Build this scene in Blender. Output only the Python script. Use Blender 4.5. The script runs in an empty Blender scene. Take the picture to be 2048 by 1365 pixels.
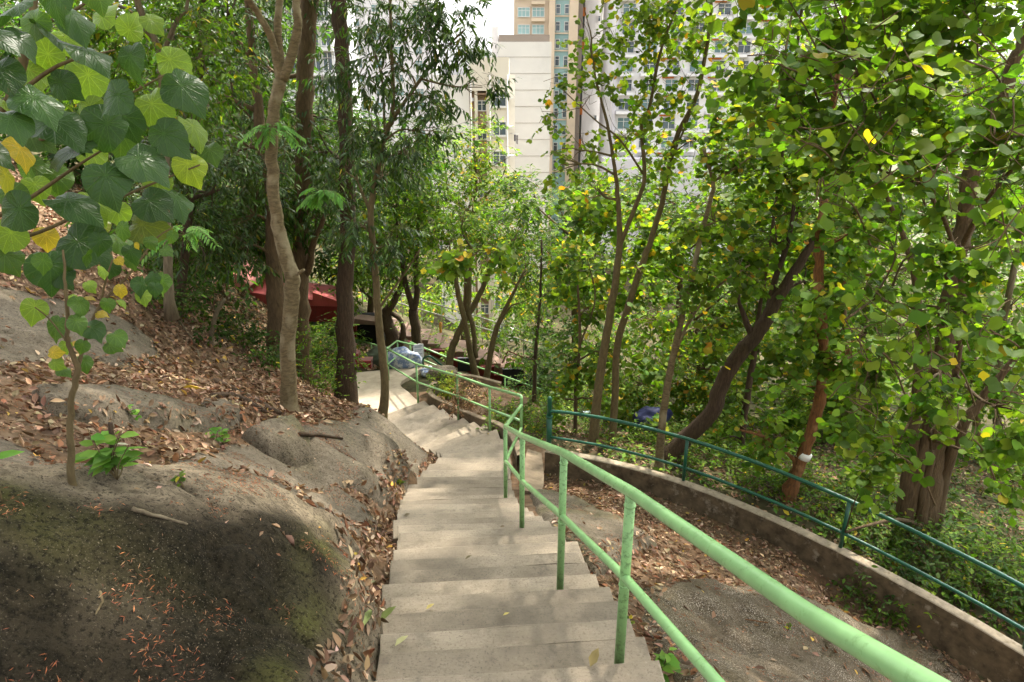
import bpy, bmesh, math, random
import numpy as np
from mathutils import Vector, Matrix

R = math.radians
rng = np.random.default_rng(11)
random.seed(11)
scene = bpy.context.scene
COL = scene.collection

# ------------------------------------------------------------------ camera
PITCH = 20.0
F = 24.0 / 36.0 * 2048.0
cam_d = bpy.data.cameras.new('camera')
cam_d.lens = 24.0
cam_d.sensor_width = 36.0
cam_d.clip_start = 0.05
cam_d.clip_end = 5000.0
cam = bpy.data.objects.new('camera', cam_d)
cam.location = (0, 0, 0)
cam.rotation_euler = (R(90 - PITCH), 0, 0)
COL.objects.link(cam)
scene.camera = cam

# ------------------------------------------------------------------ sky, sun, exposure
SUN_DIR = Vector((0.28, 0.50, 1.0)).normalized()          # towards the sun
elev = math.asin(SUN_DIR.z)
azim = math.atan2(SUN_DIR.x, SUN_DIR.y)
world = bpy.data.worlds.new('World')
scene.world = world
world.use_nodes = True
wn = world.node_tree
bg = wn.nodes['Background']
sky = wn.nodes.new('ShaderNodeTexSky')
sky.sky_type = 'NISHITA'
sky.sun_disc = False
sky.sun_elevation = elev
sky.sun_rotation = azim
sky.dust_density = 6.0
sky.air_density = 1.0
sky.ozone_density = 1.0
hs = wn.nodes.new('ShaderNodeHueSaturation')
hs.inputs['Saturation'].default_value = 0.10
wn.links.new(sky.outputs[0], hs.inputs['Color'])
wn.links.new(hs.outputs[0], bg.inputs['Color'])
bg.inputs['Strength'].default_value = 0.15
sun_d = bpy.data.lights.new('sun', 'SUN')
sun_d.energy = 2.4
sun_d.angle = R(2.0)
sun_d.color = (1.0, 0.92, 0.80)
sun = bpy.data.objects.new('sun', sun_d)
sun.rotation_euler = (-SUN_DIR).to_track_quat('-Z', 'Y').to_euler()
COL.objects.link(sun)
vs = scene.view_settings
vs.view_transform = 'Standard'
vs.look = 'None'
vs.exposure = 2.2
vs.gamma = 1.0
vs.use_curve_mapping = False
cy = scene.cycles
cy.use_adaptive_sampling = True
cy.adaptive_threshold = 0.03
cy.max_bounces = 6
cy.diffuse_bounces = 3
cy.glossy_bounces = 2
cy.transmission_bounces = 4
cy.transparent_max_bounces = 4
cy.use_denoising = True
cy.sample_clamp_indirect = 6.0
cy.caustics_reflective = False
cy.caustics_refractive = False

# ------------------------------------------------------------------ projection helpers
cp, sp = math.cos(R(PITCH)), math.sin(R(PITCH))


def ray(px, py):
    u = (px - 1024.0) / F
    v = (682.5 - py) / F
    return np.array([u, cp + v * sp, -sp + v * cp])


def PY(px, py, Y):
    d = ray(px, py)
    return d * (Y / d[1])


def PZ(px, py, Z):
    d = ray(px, py)
    return d * (Z / d[2])


def PX(px, py, X):
    d = ray(px, py)
    return d * (X / d[0])


# ------------------------------------------------------------------ numpy noise
def _hash(ix, iy, seed):
    h = (ix.astype(np.int64) * 374761393 + iy.astype(np.int64) * 668265263 + seed * 982451653) & 0x7fffffff
    h = ((h ^ (h >> 13)) * 1274126177) & 0x7fffffff
    h = h ^ (h >> 16)
    return (h & 0xffff) / 65535.0


def vnoise(x, y, seed=0):
    x = np.asarray(x, float); y = np.asarray(y, float)
    ix = np.floor(x); iy = np.floor(y)
    fx = x - ix; fy = y - iy
    fx = fx * fx * fx * (fx * (fx * 6 - 15) + 10); fy = fy * fy * fy * (fy * (fy * 6 - 15) + 10)
    a = _hash(ix, iy, seed); b = _hash(ix + 1, iy, seed)
    c = _hash(ix, iy + 1, seed); d = _hash(ix + 1, iy + 1, seed)
    return (a * (1 - fx) + b * fx) * (1 - fy) + (c * (1 - fx) + d * fx) * fy


def fbm(x, y, oct=4, seed=0):
    s = 0; a = 0.5; t = 0
    x = np.asarray(x, float); y = np.asarray(y, float)
    for i in range(oct):
        s = s + a * vnoise(x * 2 ** i + i * 17.3, y * 2 ** i - i * 9.1, seed + i)
        t += a
        a *= 0.5
    return s / t - 0.5


def smooth(e0, e1, x):
    t = np.clip((x - e0) / (e1 - e0), 0, 1)
    return t * t * (3 - 2 * t)


# ------------------------------------------------------------------ object helpers
def tag(o, label=None, cat=None, group=None, kind=None):
    if label: o['label'] = label
    if cat: o['category'] = cat
    if group: o['group'] = group
    if kind: o['kind'] = kind
    return o


def empty(name, loc=(0, 0, 0), label=None, cat=None, group=None, kind=None):
    o = bpy.data.objects.new(name, None)
    o.location = loc
    o.empty_display_size = 0.1
    COL.objects.link(o)
    return tag(o, label, cat, group, kind)


def link(name, me, parent=None, loc=None):
    o = bpy.data.objects.new(name, me)
    COL.objects.link(o)
    if loc is not None: o.location = loc
    if parent is not None:
        o.parent = parent
        if loc is None:
            o.location = -parent.location          # geometry given in world space
        else:
            o.location = Vector(loc) - parent.location
    return o


def mesh_np(name, V, Fc, mats, col=None, mi=None, smoothf=True):
    V = np.asarray(V, np.float32); Fc = np.asarray(Fc, np.int32)
    me = bpy.data.meshes.new(name)
    n, k = Fc.shape
    me.vertices.add(len(V)); me.vertices.foreach_set('co', V.ravel())
    me.loops.add(n * k); me.loops.foreach_set('vertex_index', Fc.ravel())
    me.polygons.add(n)
    me.polygons.foreach_set('loop_start', np.arange(0, n * k, k, dtype=np.int32))
    me.polygons.foreach_set('use_smooth', np.full(n, smoothf, dtype=bool))
    if mi is not None:
        me.polygons.foreach_set('material_index', np.asarray(mi, np.int32))
    for m in mats: me.materials.append(m)
    if col is not None:
        ca = me.color_attributes.new('Col', 'FLOAT_COLOR', 'POINT')
        c4 = np.ones((len(V), 4), np.float32); c4[:, :3] = col
        ca.data.foreach_set('color', c4.ravel())
    me.update(calc_edges=True)
    return me


class MB:
    """collects triangles"""
    def __init__(s):
        s.V = []; s.F = []; s.C = []; s.M = []; s.n = 0

    def add(s, V, Fc, col=(1, 1, 1), mi=0):
        V = np.asarray(V, float).reshape(-1, 3); Fc = np.asarray(Fc, int)
        if Fc.shape[1] == 4:
            Fc = np.concatenate([Fc[:, [0, 1, 2]], Fc[:, [0, 2, 3]]])
        s.V.append(V); s.F.append(Fc + s.n)
        c = np.asarray(col, float)
        s.C.append(np.broadcast_to(c, (len(V), 3)) if c.ndim == 1 else c)
        s.M.append(np.full(len(Fc), mi))
        s.n += len(V)

    def box(s, c, h, col=(1, 1, 1), mi=0, rz=0):
        b = np.array([[x, y, z] for x in (-1, 1) for y in (-1, 1) for z in (-1, 1)], float) * np.asarray(h, float)
        if rz:
            q = math.cos(rz), math.sin(rz)
            b = np.stack([b[:, 0] * q[0] - b[:, 1] * q[1], b[:, 0] * q[1] + b[:, 1] * q[0], b[:, 2]], 1)
        s.add(b + np.asarray(c, float), BOXF, col, mi)

    def tube(s, P, rad, sides=8, col=(1, 1, 1), mi=0, cap=True):
        V, Fq, caps = tube(P, rad, sides)
        s.add(V, Fq, col, mi)
        if cap:
            s.V.append(np.zeros((0, 3))); s.C.append(np.zeros((0, 3)))
            s.F.append(caps + s.n - len(V)); s.M.append(np.full(len(caps), mi))

    def mesh(s, name, mats, smoothf=True):
        return mesh_np(name, np.concatenate(s.V), np.concatenate(s.F), mats, np.concatenate(s.C), np.concatenate(s.M), smoothf)

    def build(s, name, mats, parent=None, smoothf=True, loc=None):
        if not isinstance(mats, (list, tuple)): mats = [mats]
        return link(name, s.mesh(name, mats, smoothf), parent, loc)


BOXF = np.array([[0, 1, 3, 2], [4, 6, 7, 5], [0, 4, 5, 1], [2, 3, 7, 6], [0, 2, 6, 4], [1, 5, 7, 3]])


def tube(P, rad, sides=8):
    P = np.asarray(P, float); n = len(P)
    rad = np.broadcast_to(np.asarray(rad, float), (n,))
    T = np.gradient(P, axis=0)
    T /= np.linalg.norm(T, axis=1)[:, None] + 1e-9
    a = np.array([0, 0, 1.0]) if abs(T[0][2]) < 0.9 else np.array([1.0, 0, 0])
    N = np.cross(T[0], a); N /= np.linalg.norm(N)
    rings = []
    ang = np.linspace(0, 2 * np.pi, sides, endpoint=False)
    for i in range(n):
        N = N - T[i] * N.dot(T[i]); N /= np.linalg.norm(N) + 1e-9
        B = np.cross(T[i], N)
        rings.append(P[i] + rad[i] * (np.cos(ang)[:, None] * N + np.sin(ang)[:, None] * B))
    V = np.concatenate(rings)
    j = np.arange(sides); j2 = (j + 1) % sides
    Fq = np.concatenate([np.stack([i * sides + j, i * sides + j2, (i + 1) * sides + j2, (i + 1) * sides + j], 1) for i in range(n - 1)])
    caps = []
    for k in range(1, sides - 1):
        caps.append((0, k + 1, k)); o = (n - 1) * sides
        caps.append((o, o + k, o + k + 1))
    return V, Fq, np.array(caps)


def catmull(P, per=6):
    P = np.asarray(P, float)
    if len(P) < 3:
        t = np.linspace(0, 1, per + 1)[:, None]
        return P[0] * (1 - t) + P[-1] * t
    Q = np.vstack([2 * P[0] - P[1], P, 2 * P[-1] - P[-2]])
    out = []
    for i in range(1, len(Q) - 2):
        p0, p1, p2, p3 = Q[i - 1], Q[i], Q[i + 1], Q[i + 2]
        for t in np.linspace(0, 1, per, endpoint=False):
            out.append(0.5 * (2 * p1 + (p2 - p0) * t + (2 * p0 - 5 * p1 + 4 * p2 - p3) * t * t + (3 * p1 - p0 - 3 * p2 + p3) * t ** 3))
    out.append(Q[-2])
    return np.array(out)


# ------------------------------------------------------------------ materials
def newmat(name):
    m = bpy.data.materials.new(name)
    m.use_nodes = True
    nt = m.node_tree
    return m, nt, nt.nodes['Principled BSDF'], nt.nodes['Material Output']


def nd(nt, t, **kw):
    n = nt.nodes.new(t)
    for k, v in kw.items():
        if k in n.inputs: n.inputs[k].default_value = v
        else: setattr(n, k, v)
    return n


def ramp(nt, src, stops):
    r = nt.nodes.new('ShaderNodeValToRGB')
    e = r.color_ramp.elements
    while len(e) > len(stops): e.remove(e[-1])
    while len(e) < len(stops): e.new(0.5)
    for i, (p, c) in enumerate(stops):
        e[i].position = p
        e[i].color = (c, c, c, 1) if not hasattr(c, '__len__') else (*c, 1)
    nt.links.new(src, r.inputs[0])
    return r.outputs[0]


def noise(nt, vec, scale, detail=4.0, rough=0.55, dist=0.0):
    n = nd(nt, 'ShaderNodeTexNoise', Scale=scale, Detail=detail, Roughness=rough, Distortion=dist)
    if vec is not None: nt.links.new(vec, n.inputs['Vector'])
    return n.outputs[0]


def mixc(nt, f, a, b, mode='MIX'):
    n = nt.nodes.new('ShaderNodeMix'); n.data_type = 'RGBA'; n.blend_type = mode
    for i, v in ((0, f), (6, a), (7, b)):
        if hasattr(v, 'is_linked') or isinstance(v, bpy.types.NodeSocket): nt.links.new(v, n.inputs[i])
        else: n.inputs[i].default_value = v if i == 0 else (*v, 1)
    return n.outputs[2]


def geo_pos(nt, scale=(1, 1, 1), obj=False, rot=(0, 0, 0)):
    if obj:
        s = nt.nodes.new('ShaderNodeTexCoord').outputs['Object']
    else:
        s = nt.nodes.new('ShaderNodeNewGeometry').outputs['Position']
    mp = nt.nodes.new('ShaderNodeMapping')
    mp.inputs['Scale'].default_value = scale
    mp.inputs['Rotation'].default_value = rot
    nt.links.new(s, mp.inputs[0])
    return mp.outputs[0]


def bump(nt, b, h, strength, dist=0.02):
    n = nt.nodes.new('ShaderNodeBump')
    n.inputs['Strength'].default_value = strength
    n.inputs['Distance'].default_value = dist
    nt.links.new(h, n.inputs['Height'])
    nt.links.new(n.outputs[0], b.inputs['Normal'])


def mat_leaf(name, trans=0.4, rough=0.45, spec=0.4, tint=(1.25, 1.35, 0.55), big=False, objcol=False):
    """per-leaf colour from the Col attribute (or the object colour), partly see-through to light"""
    m, nt, b, out = newmat(name)
    if objcol:
        c = nt.nodes.new('ShaderNodeObjectInfo').outputs['Color']
    else:
        c = nt.nodes.new('ShaderNodeVertexColor'); c.layer_name = 'Col'; c = c.outputs[0]
    if big:
        tc = nt.nodes.new('ShaderNodeTexCoord')
        sx = nt.nodes.new('ShaderNodeSeparateXYZ'); nt.links.new(tc.outputs['Object'], sx.inputs[0])
        at = nt.nodes.new('ShaderNodeMath'); at.operation = 'ARCTAN2'
        nt.links.new(sx.outputs[0], at.inputs[0]); nt.links.new(sx.outputs[1], at.inputs[1])
        pp = nt.nodes.new('ShaderNodeMath'); pp.operation = 'PINGPONG'; pp.inputs[1].default_value = math.pi / 11
        nt.links.new(at.outputs[0], pp.inputs[0])
        ln = nt.nodes.new('ShaderNodeVectorMath'); ln.operation = 'LENGTH'; nt.links.new(tc.outputs['Object'], ln.inputs[0])
        mu = nt.nodes.new('ShaderNodeMath'); mu.operation = 'MULTIPLY'
        nt.links.new(pp.outputs[0], mu.inputs[0]); nt.links.new(ln.outputs['Value'], mu.inputs[1])
        vein = ramp(nt, mu.outputs[0], [(0.0, 1.0), (0.006, 0.6), (0.016, 0.0)])
        # side veins: rings warped by the distance to the main vein
        a2 = nt.nodes.new('ShaderNodeMath'); a2.operation = 'MULTIPLY_ADD'
        nt.links.new(mu.outputs[0], a2.inputs[0]); a2.inputs[1].default_value = -1.3; nt.links.new(ln.outputs['Value'], a2.inputs[2])
        p2 = nt.nodes.new('ShaderNodeMath'); p2.operation = 'PINGPONG'; p2.inputs[1].default_value = 0.045
        nt.links.new(a2.outputs[0], p2.inputs[0])
        v2 = ramp(nt, p2.outputs[0], [(0.0, 0.45), (0.008, 0.12), (0.018, 0.0)])
        vv = nt.nodes.new('ShaderNodeMath'); vv.operation = 'MAXIMUM'
        nt.links.new(vein, vv.inputs[0]); nt.links.new(v2, vv.inputs[1])
        nz = noise(nt, tc.outputs['Object'], 5.0, 3)
        c = mixc(nt, ramp(nt, nz, [(0.35, 0.0), (0.75, 0.45)]), c, mixc(nt, 1.0, c, (1.5, 1.3, 0.8), 'MULTIPLY'))
        c = mixc(nt, vv.outputs[0], c, mixc(nt, 1.0, c, (1.75, 1.6, 1.5), 'MULTIPLY'))
        ns = noise(nt, geo_pos(nt), 26.0, 4, 0.7)
        c = mixc(nt, ramp(nt, ns, [(0.66, 0.0), (0.71, 0.85)]), c, (0.16, 0.09, 0.03))
        bump(nt, b, vv.outputs[0], 0.5, 0.01)
    nt.links.new(c, b.inputs['Base Color'])
    b.inputs['Roughness'].default_value = rough
    b.inputs['Specular IOR Level'].default_value = spec
    tr = nt.nodes.new('ShaderNodeBsdfTranslucent')
    nt.links.new(mixc(nt, 1.0, c, tint, 'MULTIPLY'), tr.inputs['Color'])
    mx = nt.nodes.new('ShaderNodeMixShader'); mx.inputs[0].default_value = trans
    nt.links.new(b.outputs[0], mx.inputs[1]); nt.links.new(tr.outputs[0], mx.inputs[2])
    nt.links.new(mx.outputs[0], out.inputs['Surface'])
    return m


def mat_bark(name, c1, c2, sc=(9, 9, 2.2), bs=0.5, patch=None):
    m, nt, b, out = newmat(name)
    v = geo_pos(nt, sc)
    n1 = noise(nt, v, 2.2, 6, 0.65, 0.4)
    n2 = noise(nt, geo_pos(nt, (1, 1, 0.7)), 3.5, 4)
    c = mixc(nt, ramp(nt, n1, [(0.3, 0.0), (0.7, 1.0)]), c1, c2)
    if patch is not None:
        c = mixc(nt, ramp(nt, n2, [(0.52, 0.0), (0.62, 0.8)]), c, patch)
    nt.links.new(c, b.inputs['Base Color'])
    b.inputs['Roughness'].default_value = 0.9
    b.inputs['Specular IOR Level'].default_value = 0.15
    bump(nt, b, n1, bs, 0.03)
    return m


def mat_plain(name, c, rough=0.6, var=0.12, scale=6.0, spec=0.3, bs=0.0, metal=0.0, dirt=None, dscale=8.0, dlo=0.55, dhi=0.7):
    m, nt, b, out = newmat(name)
    v = geo_pos(nt)
    n = noise(nt, v, scale, 5)
    lo = tuple(x * (1 - var) for x in c); hi = tuple(min(1, x * (1 + var)) for x in c)
    cc = mixc(nt, ramp(nt, n, [(0.3, 0.0), (0.7, 1.0)]), lo, hi)
    if dirt is not None:
        n2 = noise(nt, v, dscale, 7, 0.68)
        cc = mixc(nt, ramp(nt, n2, [(dlo, 0.0), (dhi, 0.85)]), cc, dirt)
    nt.links.new(cc, b.inputs['Base Color'])
    b.inputs['Roughness'].default_value = rough
    b.inputs['Specular IOR Level'].default_value = spec
    b.inputs['Metallic'].default_value = metal
    if bs: bump(nt, b, n, bs, 0.01)
    return m


def mat_concrete_steps():
    m, nt, b, out = newmat('step_concrete')
    v = geo_pos(nt, rot=(0, 0, R(-5)))
    st = geo_pos(nt, (9.0, 95, 95), rot=(0, 0, R(-5)))
    n1 = noise(nt, v, 2.2, 6, 0.62)
    n2 = noise(nt, st, 1.0, 5, 0.7)
    n3 = noise(nt, v, 62, 4, 0.8)
    n4 = noise(nt, v, 0.9, 5, 0.6)
    c = mixc(nt, ramp(nt, n1, [(0.3, 0.0), (0.7, 1.0)]), (0.22, 0.18, 0.13), (0.32, 0.268, 0.198))
    c = mixc(nt, ramp(nt, n2, [(0.30, 0.42), (0.48, 0.0)]), c, (0.15, 0.125, 0.095))
    c = mixc(nt, ramp(nt, n3, [(0.34, 0.75), (0.47, 0.0)]), c, (0.11, 0.09, 0.068))
    c = mixc(nt, ramp(nt, n3, [(0.62, 0.0), (0.75, 0.5)]), c, (0.55, 0.5, 0.42))
    c = mixc(nt, ramp(nt, n4, [(0.47, 0.0), (0.62, 0.7)]), c, (0.125, 0.105, 0.078))
    c = mixc(nt, ramp(nt, noise(nt, v, 5.5, 8, 0.75), [(0.53, 0.0), (0.66, 0.55)]), c, (0.12, 0.10, 0.075))
    oi = nt.nodes.new('ShaderNodeObjectInfo')
    c = mixc(nt, 1.0, c, ramp(nt, oi.outputs['Random'], [(0.0, 0.80), (1.0, 1.12)]), 'MULTIPLY')
    nt.links.new(c, b.inputs['Base Color'])
    b.inputs['Roughness'].default_value = 0.92
    b.inputs['Specular IOR Level'].default_value = 0.2
    mx = nt.nodes.new('ShaderNodeMath'); mx.operation = 'ADD'
    nt.links.new(n2, mx.inputs[0]); nt.links.new(n3, mx.inputs[1])
    bump(nt, b, mx.outputs[0], 0.35, 0.006)
    return m


def mat_rock(name, c1, c2, dark, fleck, flo=0.63, fleck_amt=0.8, green=(0.075, 0.075, 0.018)):
    """Col.r = dark lichen, Col.g = green moss"""
    m, nt, b, out = newmat(name)
    v = geo_pos(nt)
    at = nt.nodes.new('ShaderNodeVertexColor'); at.layer_name = 'Col'
    sx = nt.nodes.new('ShaderNodeSeparateColor'); nt.links.new(at.outputs[0], sx.inputs[0])
    n1 = noise(nt, v, 1.6, 7, 0.65, 0.3)
    n2 = noise(nt, v, 7.0, 6, 0.7)
    n3 = noise(nt, v, 105, 3, 0.6)
    n4 = noise(nt, v, 38, 5, 0.8)
    c = mixc(nt, ramp(nt, n1, [(0.3, 0.0), (0.7, 1.0)]), c1, c2)
    c = mixc(nt, ramp(nt, n2, [(0.50, 0.0), (0.70, 0.6)]), c, dark)
    n6 = noise(nt, v, 19, 6, 0.75)
    c = mixc(nt, ramp(nt, n6, [(0.50, 0.0), (0.62, 0.55)]), c, tuple(x * 1.4 for x in dark))
    c = mixc(nt, sx.outputs[0], c, mixc(nt, ramp(nt, n6, [(0.35, 0.0), (0.66, 1.0)]), tuple(x * 0.7 for x in dark), tuple(x * 2.6 for x in dark)))
    c = mixc(nt, sx.outputs[1], c, mixc(nt, ramp(nt, n4, [(0.35, 0.0), (0.65, 1.0)]), green, tuple(x * 1.9 for x in green)))
    c = mixc(nt, ramp(nt, n4, [(0.40, 0.8), (0.49, 0.0)]), c, tuple(x * 0.6 for x in dark))
    n5 = noise(nt, v, 2.6, 4, 0.6)
    fm = nt.nodes.new('ShaderNodeMath'); fm.operation = 'MULTIPLY'
    nt.links.new(ramp(nt, n3, [(flo, 0.0), (flo + 0.06, fleck_amt)]), fm.inputs[0]); nt.links.new(ramp(nt, n5, [(0.36, 0.15), (0.62, 1.0)]), fm.inputs[1])
    c = mixc(nt, fm.outputs[0], c, fleck)
    nt.links.new(c, b.inputs['Base Color'])
    b.inputs['Roughness'].default_value = 0.95
    b.inputs['Specular IOR Level'].default_value = 0.15
    ad = nt.nodes.new('ShaderNodeMath'); ad.operation = 'MULTIPLY_ADD'
    nt.links.new(n4, ad.inputs[0]); ad.inputs[1].default_value = 0.5; nt.links.new(n2, ad.inputs[2])
    bump(nt, b, ad.outputs[0], 0.9, 0.04)
    return m


M = {}
M['leaf'] = mat_leaf('leaf_matte', 0.50, 0.6, 0.2, tint=(1.35, 1.55, 0.5))
M['leaf_gloss'] = mat_leaf('leaf_glossy', 0.34, 0.42, 0.38)
M['leaf_obj'] = mat_leaf('leaf_foreground', 0.50, 0.55, 0.22, tint=(1.65, 1.7, 0.45), objcol=True)
M['leaf_big'] = mat_leaf('leaf_large_veined', 0.42, 0.33, 0.34, big=True, objcol=True)
M['litter'] = mat_leaf('leaf_dry', 0.12, 0.75, 0.15, tint=(1.2, 1.0, 0.8))
M['bark_pale'] = mat_bark('bark_pale', (0.215, 0.165, 0.09), (0.085, 0.065, 0.035), (5, 5, 14), 0.6, (0.27, 0.225, 0.14))
M['bark_dark'] = mat_bark('bark_dark', (0.10, 0.068, 0.044), (0.042, 0.029, 0.02), (14, 14, 2.2), 0.9)
M['bark_mid'] = mat_bark('bark_mid', (0.16, 0.11, 0.06), (0.07, 0.048, 0.028), (12, 12, 2.5), 0.7)
M['bark_olive'] = mat_bark('bark_olive', (0.17, 0.13, 0.065), (0.09, 0.068, 0.035), (10, 10, 4), 0.5)
M['bark_orange'] = mat_bark('bark_orange', (0.26, 0.12, 0.045), (0.08, 0.04, 0.02), (16, 16, 2.5), 1.0, (0.33, 0.19, 0.09))
M['bark_grey'] = mat_bark('bark_grey', (0.22, 0.18, 0.12), (0.11, 0.085, 0.055), (12, 12, 1.6), 0.8)
M['bark_trunk'] = mat_bark('bark_fluted', (0.14, 0.098, 0.054), (0.05, 0.034, 0.019), (16, 16, 1.3), 1.0, (0.10, 0.075, 0.045))
M['steps'] = mat_concrete_steps()
M['concrete'] = mat_plain('path_concrete', (0.40, 0.33, 0.245), 0.93, 0.15, 3.0, 0.2, 0.3, dirt=(0.2, 0.165, 0.12), dscale=5, dlo=0.52, dhi=0.8)
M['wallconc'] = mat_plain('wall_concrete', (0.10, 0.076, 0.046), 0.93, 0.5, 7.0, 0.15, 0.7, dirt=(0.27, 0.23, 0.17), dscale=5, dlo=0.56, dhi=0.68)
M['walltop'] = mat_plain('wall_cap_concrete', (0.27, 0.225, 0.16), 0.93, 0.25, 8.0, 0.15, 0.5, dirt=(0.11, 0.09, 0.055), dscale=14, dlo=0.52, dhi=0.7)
M['kerb'] = mat_plain('kerb_concrete', (0.20, 0.155, 0.105), 0.93, 0.25, 6.0, 0.15, 0.4, dirt=(0.09, 0.075, 0.05), dscale=9)
M['green_light'] = mat_plain('paint_light_green', (0.235, 0.43, 0.18), 0.27, 0.10, 9.0, 0.45, 0.15, dirt=(0.13, 0.25, 0.085), dscale=26, dlo=0.55, dhi=0.75)
M['green_post'] = mat_plain('paint_light_green_grimy', (0.21, 0.39, 0.15), 0.5, 0.12, 9.0, 0.4, 0.2, dirt=(0.07, 0.13, 0.04), dscale=34, dlo=0.50, dhi=0.66)
M['green_dark'] = mat_plain('paint_dark_green', (0.007, 0.080, 0.043), 0.32, 0.15, 5.0, 0.45, 0.0, dirt=(0.012, 0.055, 0.032), dscale=20)
M['soil'] = mat_plain('soil', (0.12, 0.075, 0.043), 0.97, 0.45, 9.0, 0.1, 0.8, dirt=(0.20, 0.155, 0.11), dscale=3.5, dlo=0.5, dhi=0.75)
M['rock'] = mat_rock('rock_grey', (0.215, 0.178, 0.13), (0.135, 0.112, 0.082), (0.055, 0.045, 0.03), (0.36, 0.31, 0.24), 0.62, 0.6)
M['rock_dark'] = mat_rock('rock_lichen', (0.26, 0.21, 0.145), (0.17, 0.137, 0.094), (0.0125, 0.0098, 0.0055), (0.24, 0.20, 0.145), 0.61, 0.6)
M['rock_fleck'] = mat_rock('rock_flecked', (0.165, 0.128, 0.085), (0.10, 0.077, 0.05), (0.045, 0.035, 0.021), (0.50, 0.44, 0.36), 0.555, 0.9)

# ------------------------------------------------------------------ stairs layout (edge points and level)
ST = np.array([
    # Lx    Ly     Rx    Ry     Z
    [-0.58, -1.06, 0.86, -0.93, -1.16],
    [-0.60, -0.06, 0.84, 0.07, -1.60],
    [-0.735, 2.90, 0.76, 3.03, -2.90],
    [-0.94, 4.18, 0.66, 4.30, -3.46],
    [-1.15, 5.70, 0.46, 5.80, -4.10],
    [-1.40, 7.15, 0.14, 7.20, -4.75],
    [-1.52, 8.40, -0.01, 8.45, -5.30],
    [-1.55, 9.50, -0.05, 9.50, -5.75],
    [-1.27, 11.0, -0.04, 11.0, -6.20],
    [-1.45, 11.7, -0.34, 12.6, -6.52],
    [-1.95, 12.5, -1.00, 13.7, -6.86],
    [-2.75, 13.8, -1.72, 15.0, -7.20],
    [-3.40, 15.0, -2.30, 16.0, -7.46]])
LAND = np.array([
    [-3.40, 15.0, -2.30, 16.0, -7.46],
    [-4.15, 16.3, -2.85, 17.2, -7.62],
    [-4.75, 17.6, -3.25, 18.4, -7.84],
    [-5.35, 19.6, -2.70, 20.4, -8.10]])


def stair_at(z):
    return np.array([np.interp(-z, -ST[:, 4], ST[:, i]) for i in range(4)])


# ------------------------------------------------------------------ terrain: thin plate through measured points
ctrl = []
for r in np.vstack([ST, LAND[1:]]):
    ctrl += [(r[0] - 0.06, r[1], r[4] - 0.20), (r[2] + 0.06, r[3], r[4] - 0.22), ((r[0] + r[2]) / 2, (r[1] + r[3]) / 2, r[4] - 0.32)]
for px, py, Z in [
    (0, 1365, -2.0), (300, 1365, -2.25), (560, 1365, -2.45), (700, 1365, -2.80), (150, 1200, -1.98), (400, 1220, -2.25), (600, 1250, -2.60),
    (0, 1050, -1.75), (250, 1065, -1.95), (500, 1085, -2.30), (620, 1120, -2.55), (700, 1200, -2.80), (742, 1290, -2.98),
    (0, 960, -1.95), (145, 965, -2.2), (300, 980, -2.4), (500, 1000, -2.8), (650, 1040, -3.1), (700, 1075, -3.28), (745, 1120, -3.55),
    (600, 940, -4.05), (750, 960, -4.45), (800, 900, -5.2), (880, 892, -6.0), (700, 860, -5.0), (780, 850, -5.75), (700, 812, -5.6),
    (580, 830, -4.5), (480, 800, -3.9), (300, 850, -2.95), (300, 780, -3.2), (100, 850, -2.45), (0, 900, -2.1), (0, 800, -2.3),
    (150, 740, -3.0), (240, 690, -3.6), (0, 640, -2.6), (0, 520, -2.3), (200, 590, -3.3), (400, 640, -4.6), (400, 740, -4.5),
    (540, 720, -5.9), (600, 760, -6.2), (640, 790, -6.6), (450, 920, -3.35), (300, 910, -2.65), (760, 835, -6.1),
    (1500, 1365, -4.1), (1300, 1250, -3.9), (1700, 1300, -5.3), (1400, 1150, -5.2), (1200, 1050, -5.0), (1150, 1000, -5.7),
        (1600, 1160, -6.3), (1450, 1090, -6.25), (1250, 1000, -6.2)]:
    p = PZ(px, py, Z)
    if py >= 1050 and px <= 745: p[2] -= 0.19
    ctrl.append(tuple(p))
WALL = np.array([[0.62, 10.95, -6.08], [1.7, 10.55, -6.08], [2.84, 9.9, -6.10], [3.8, 9.1, -6.12], [4.7, 8.2, -6.16], [5.5, 7.35, -6.26], [6.2, 6.5, -6.36], [7.2, 5.1, -6.6], [8.4, 3.2, -6.9]])
WIN = [-6.52, -6.50, -6.48, -6.52, -6.72, -6.95, -7.1, -7.3, -7.5]
for w, zi in zip(WALL, WIN):
    ctrl.append((w[0] - 0.22, w[1] - 0.3, zi)); ctrl.append((w[0] + 0.25, w[1] + 0.35, w[2] - 0.35))
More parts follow.
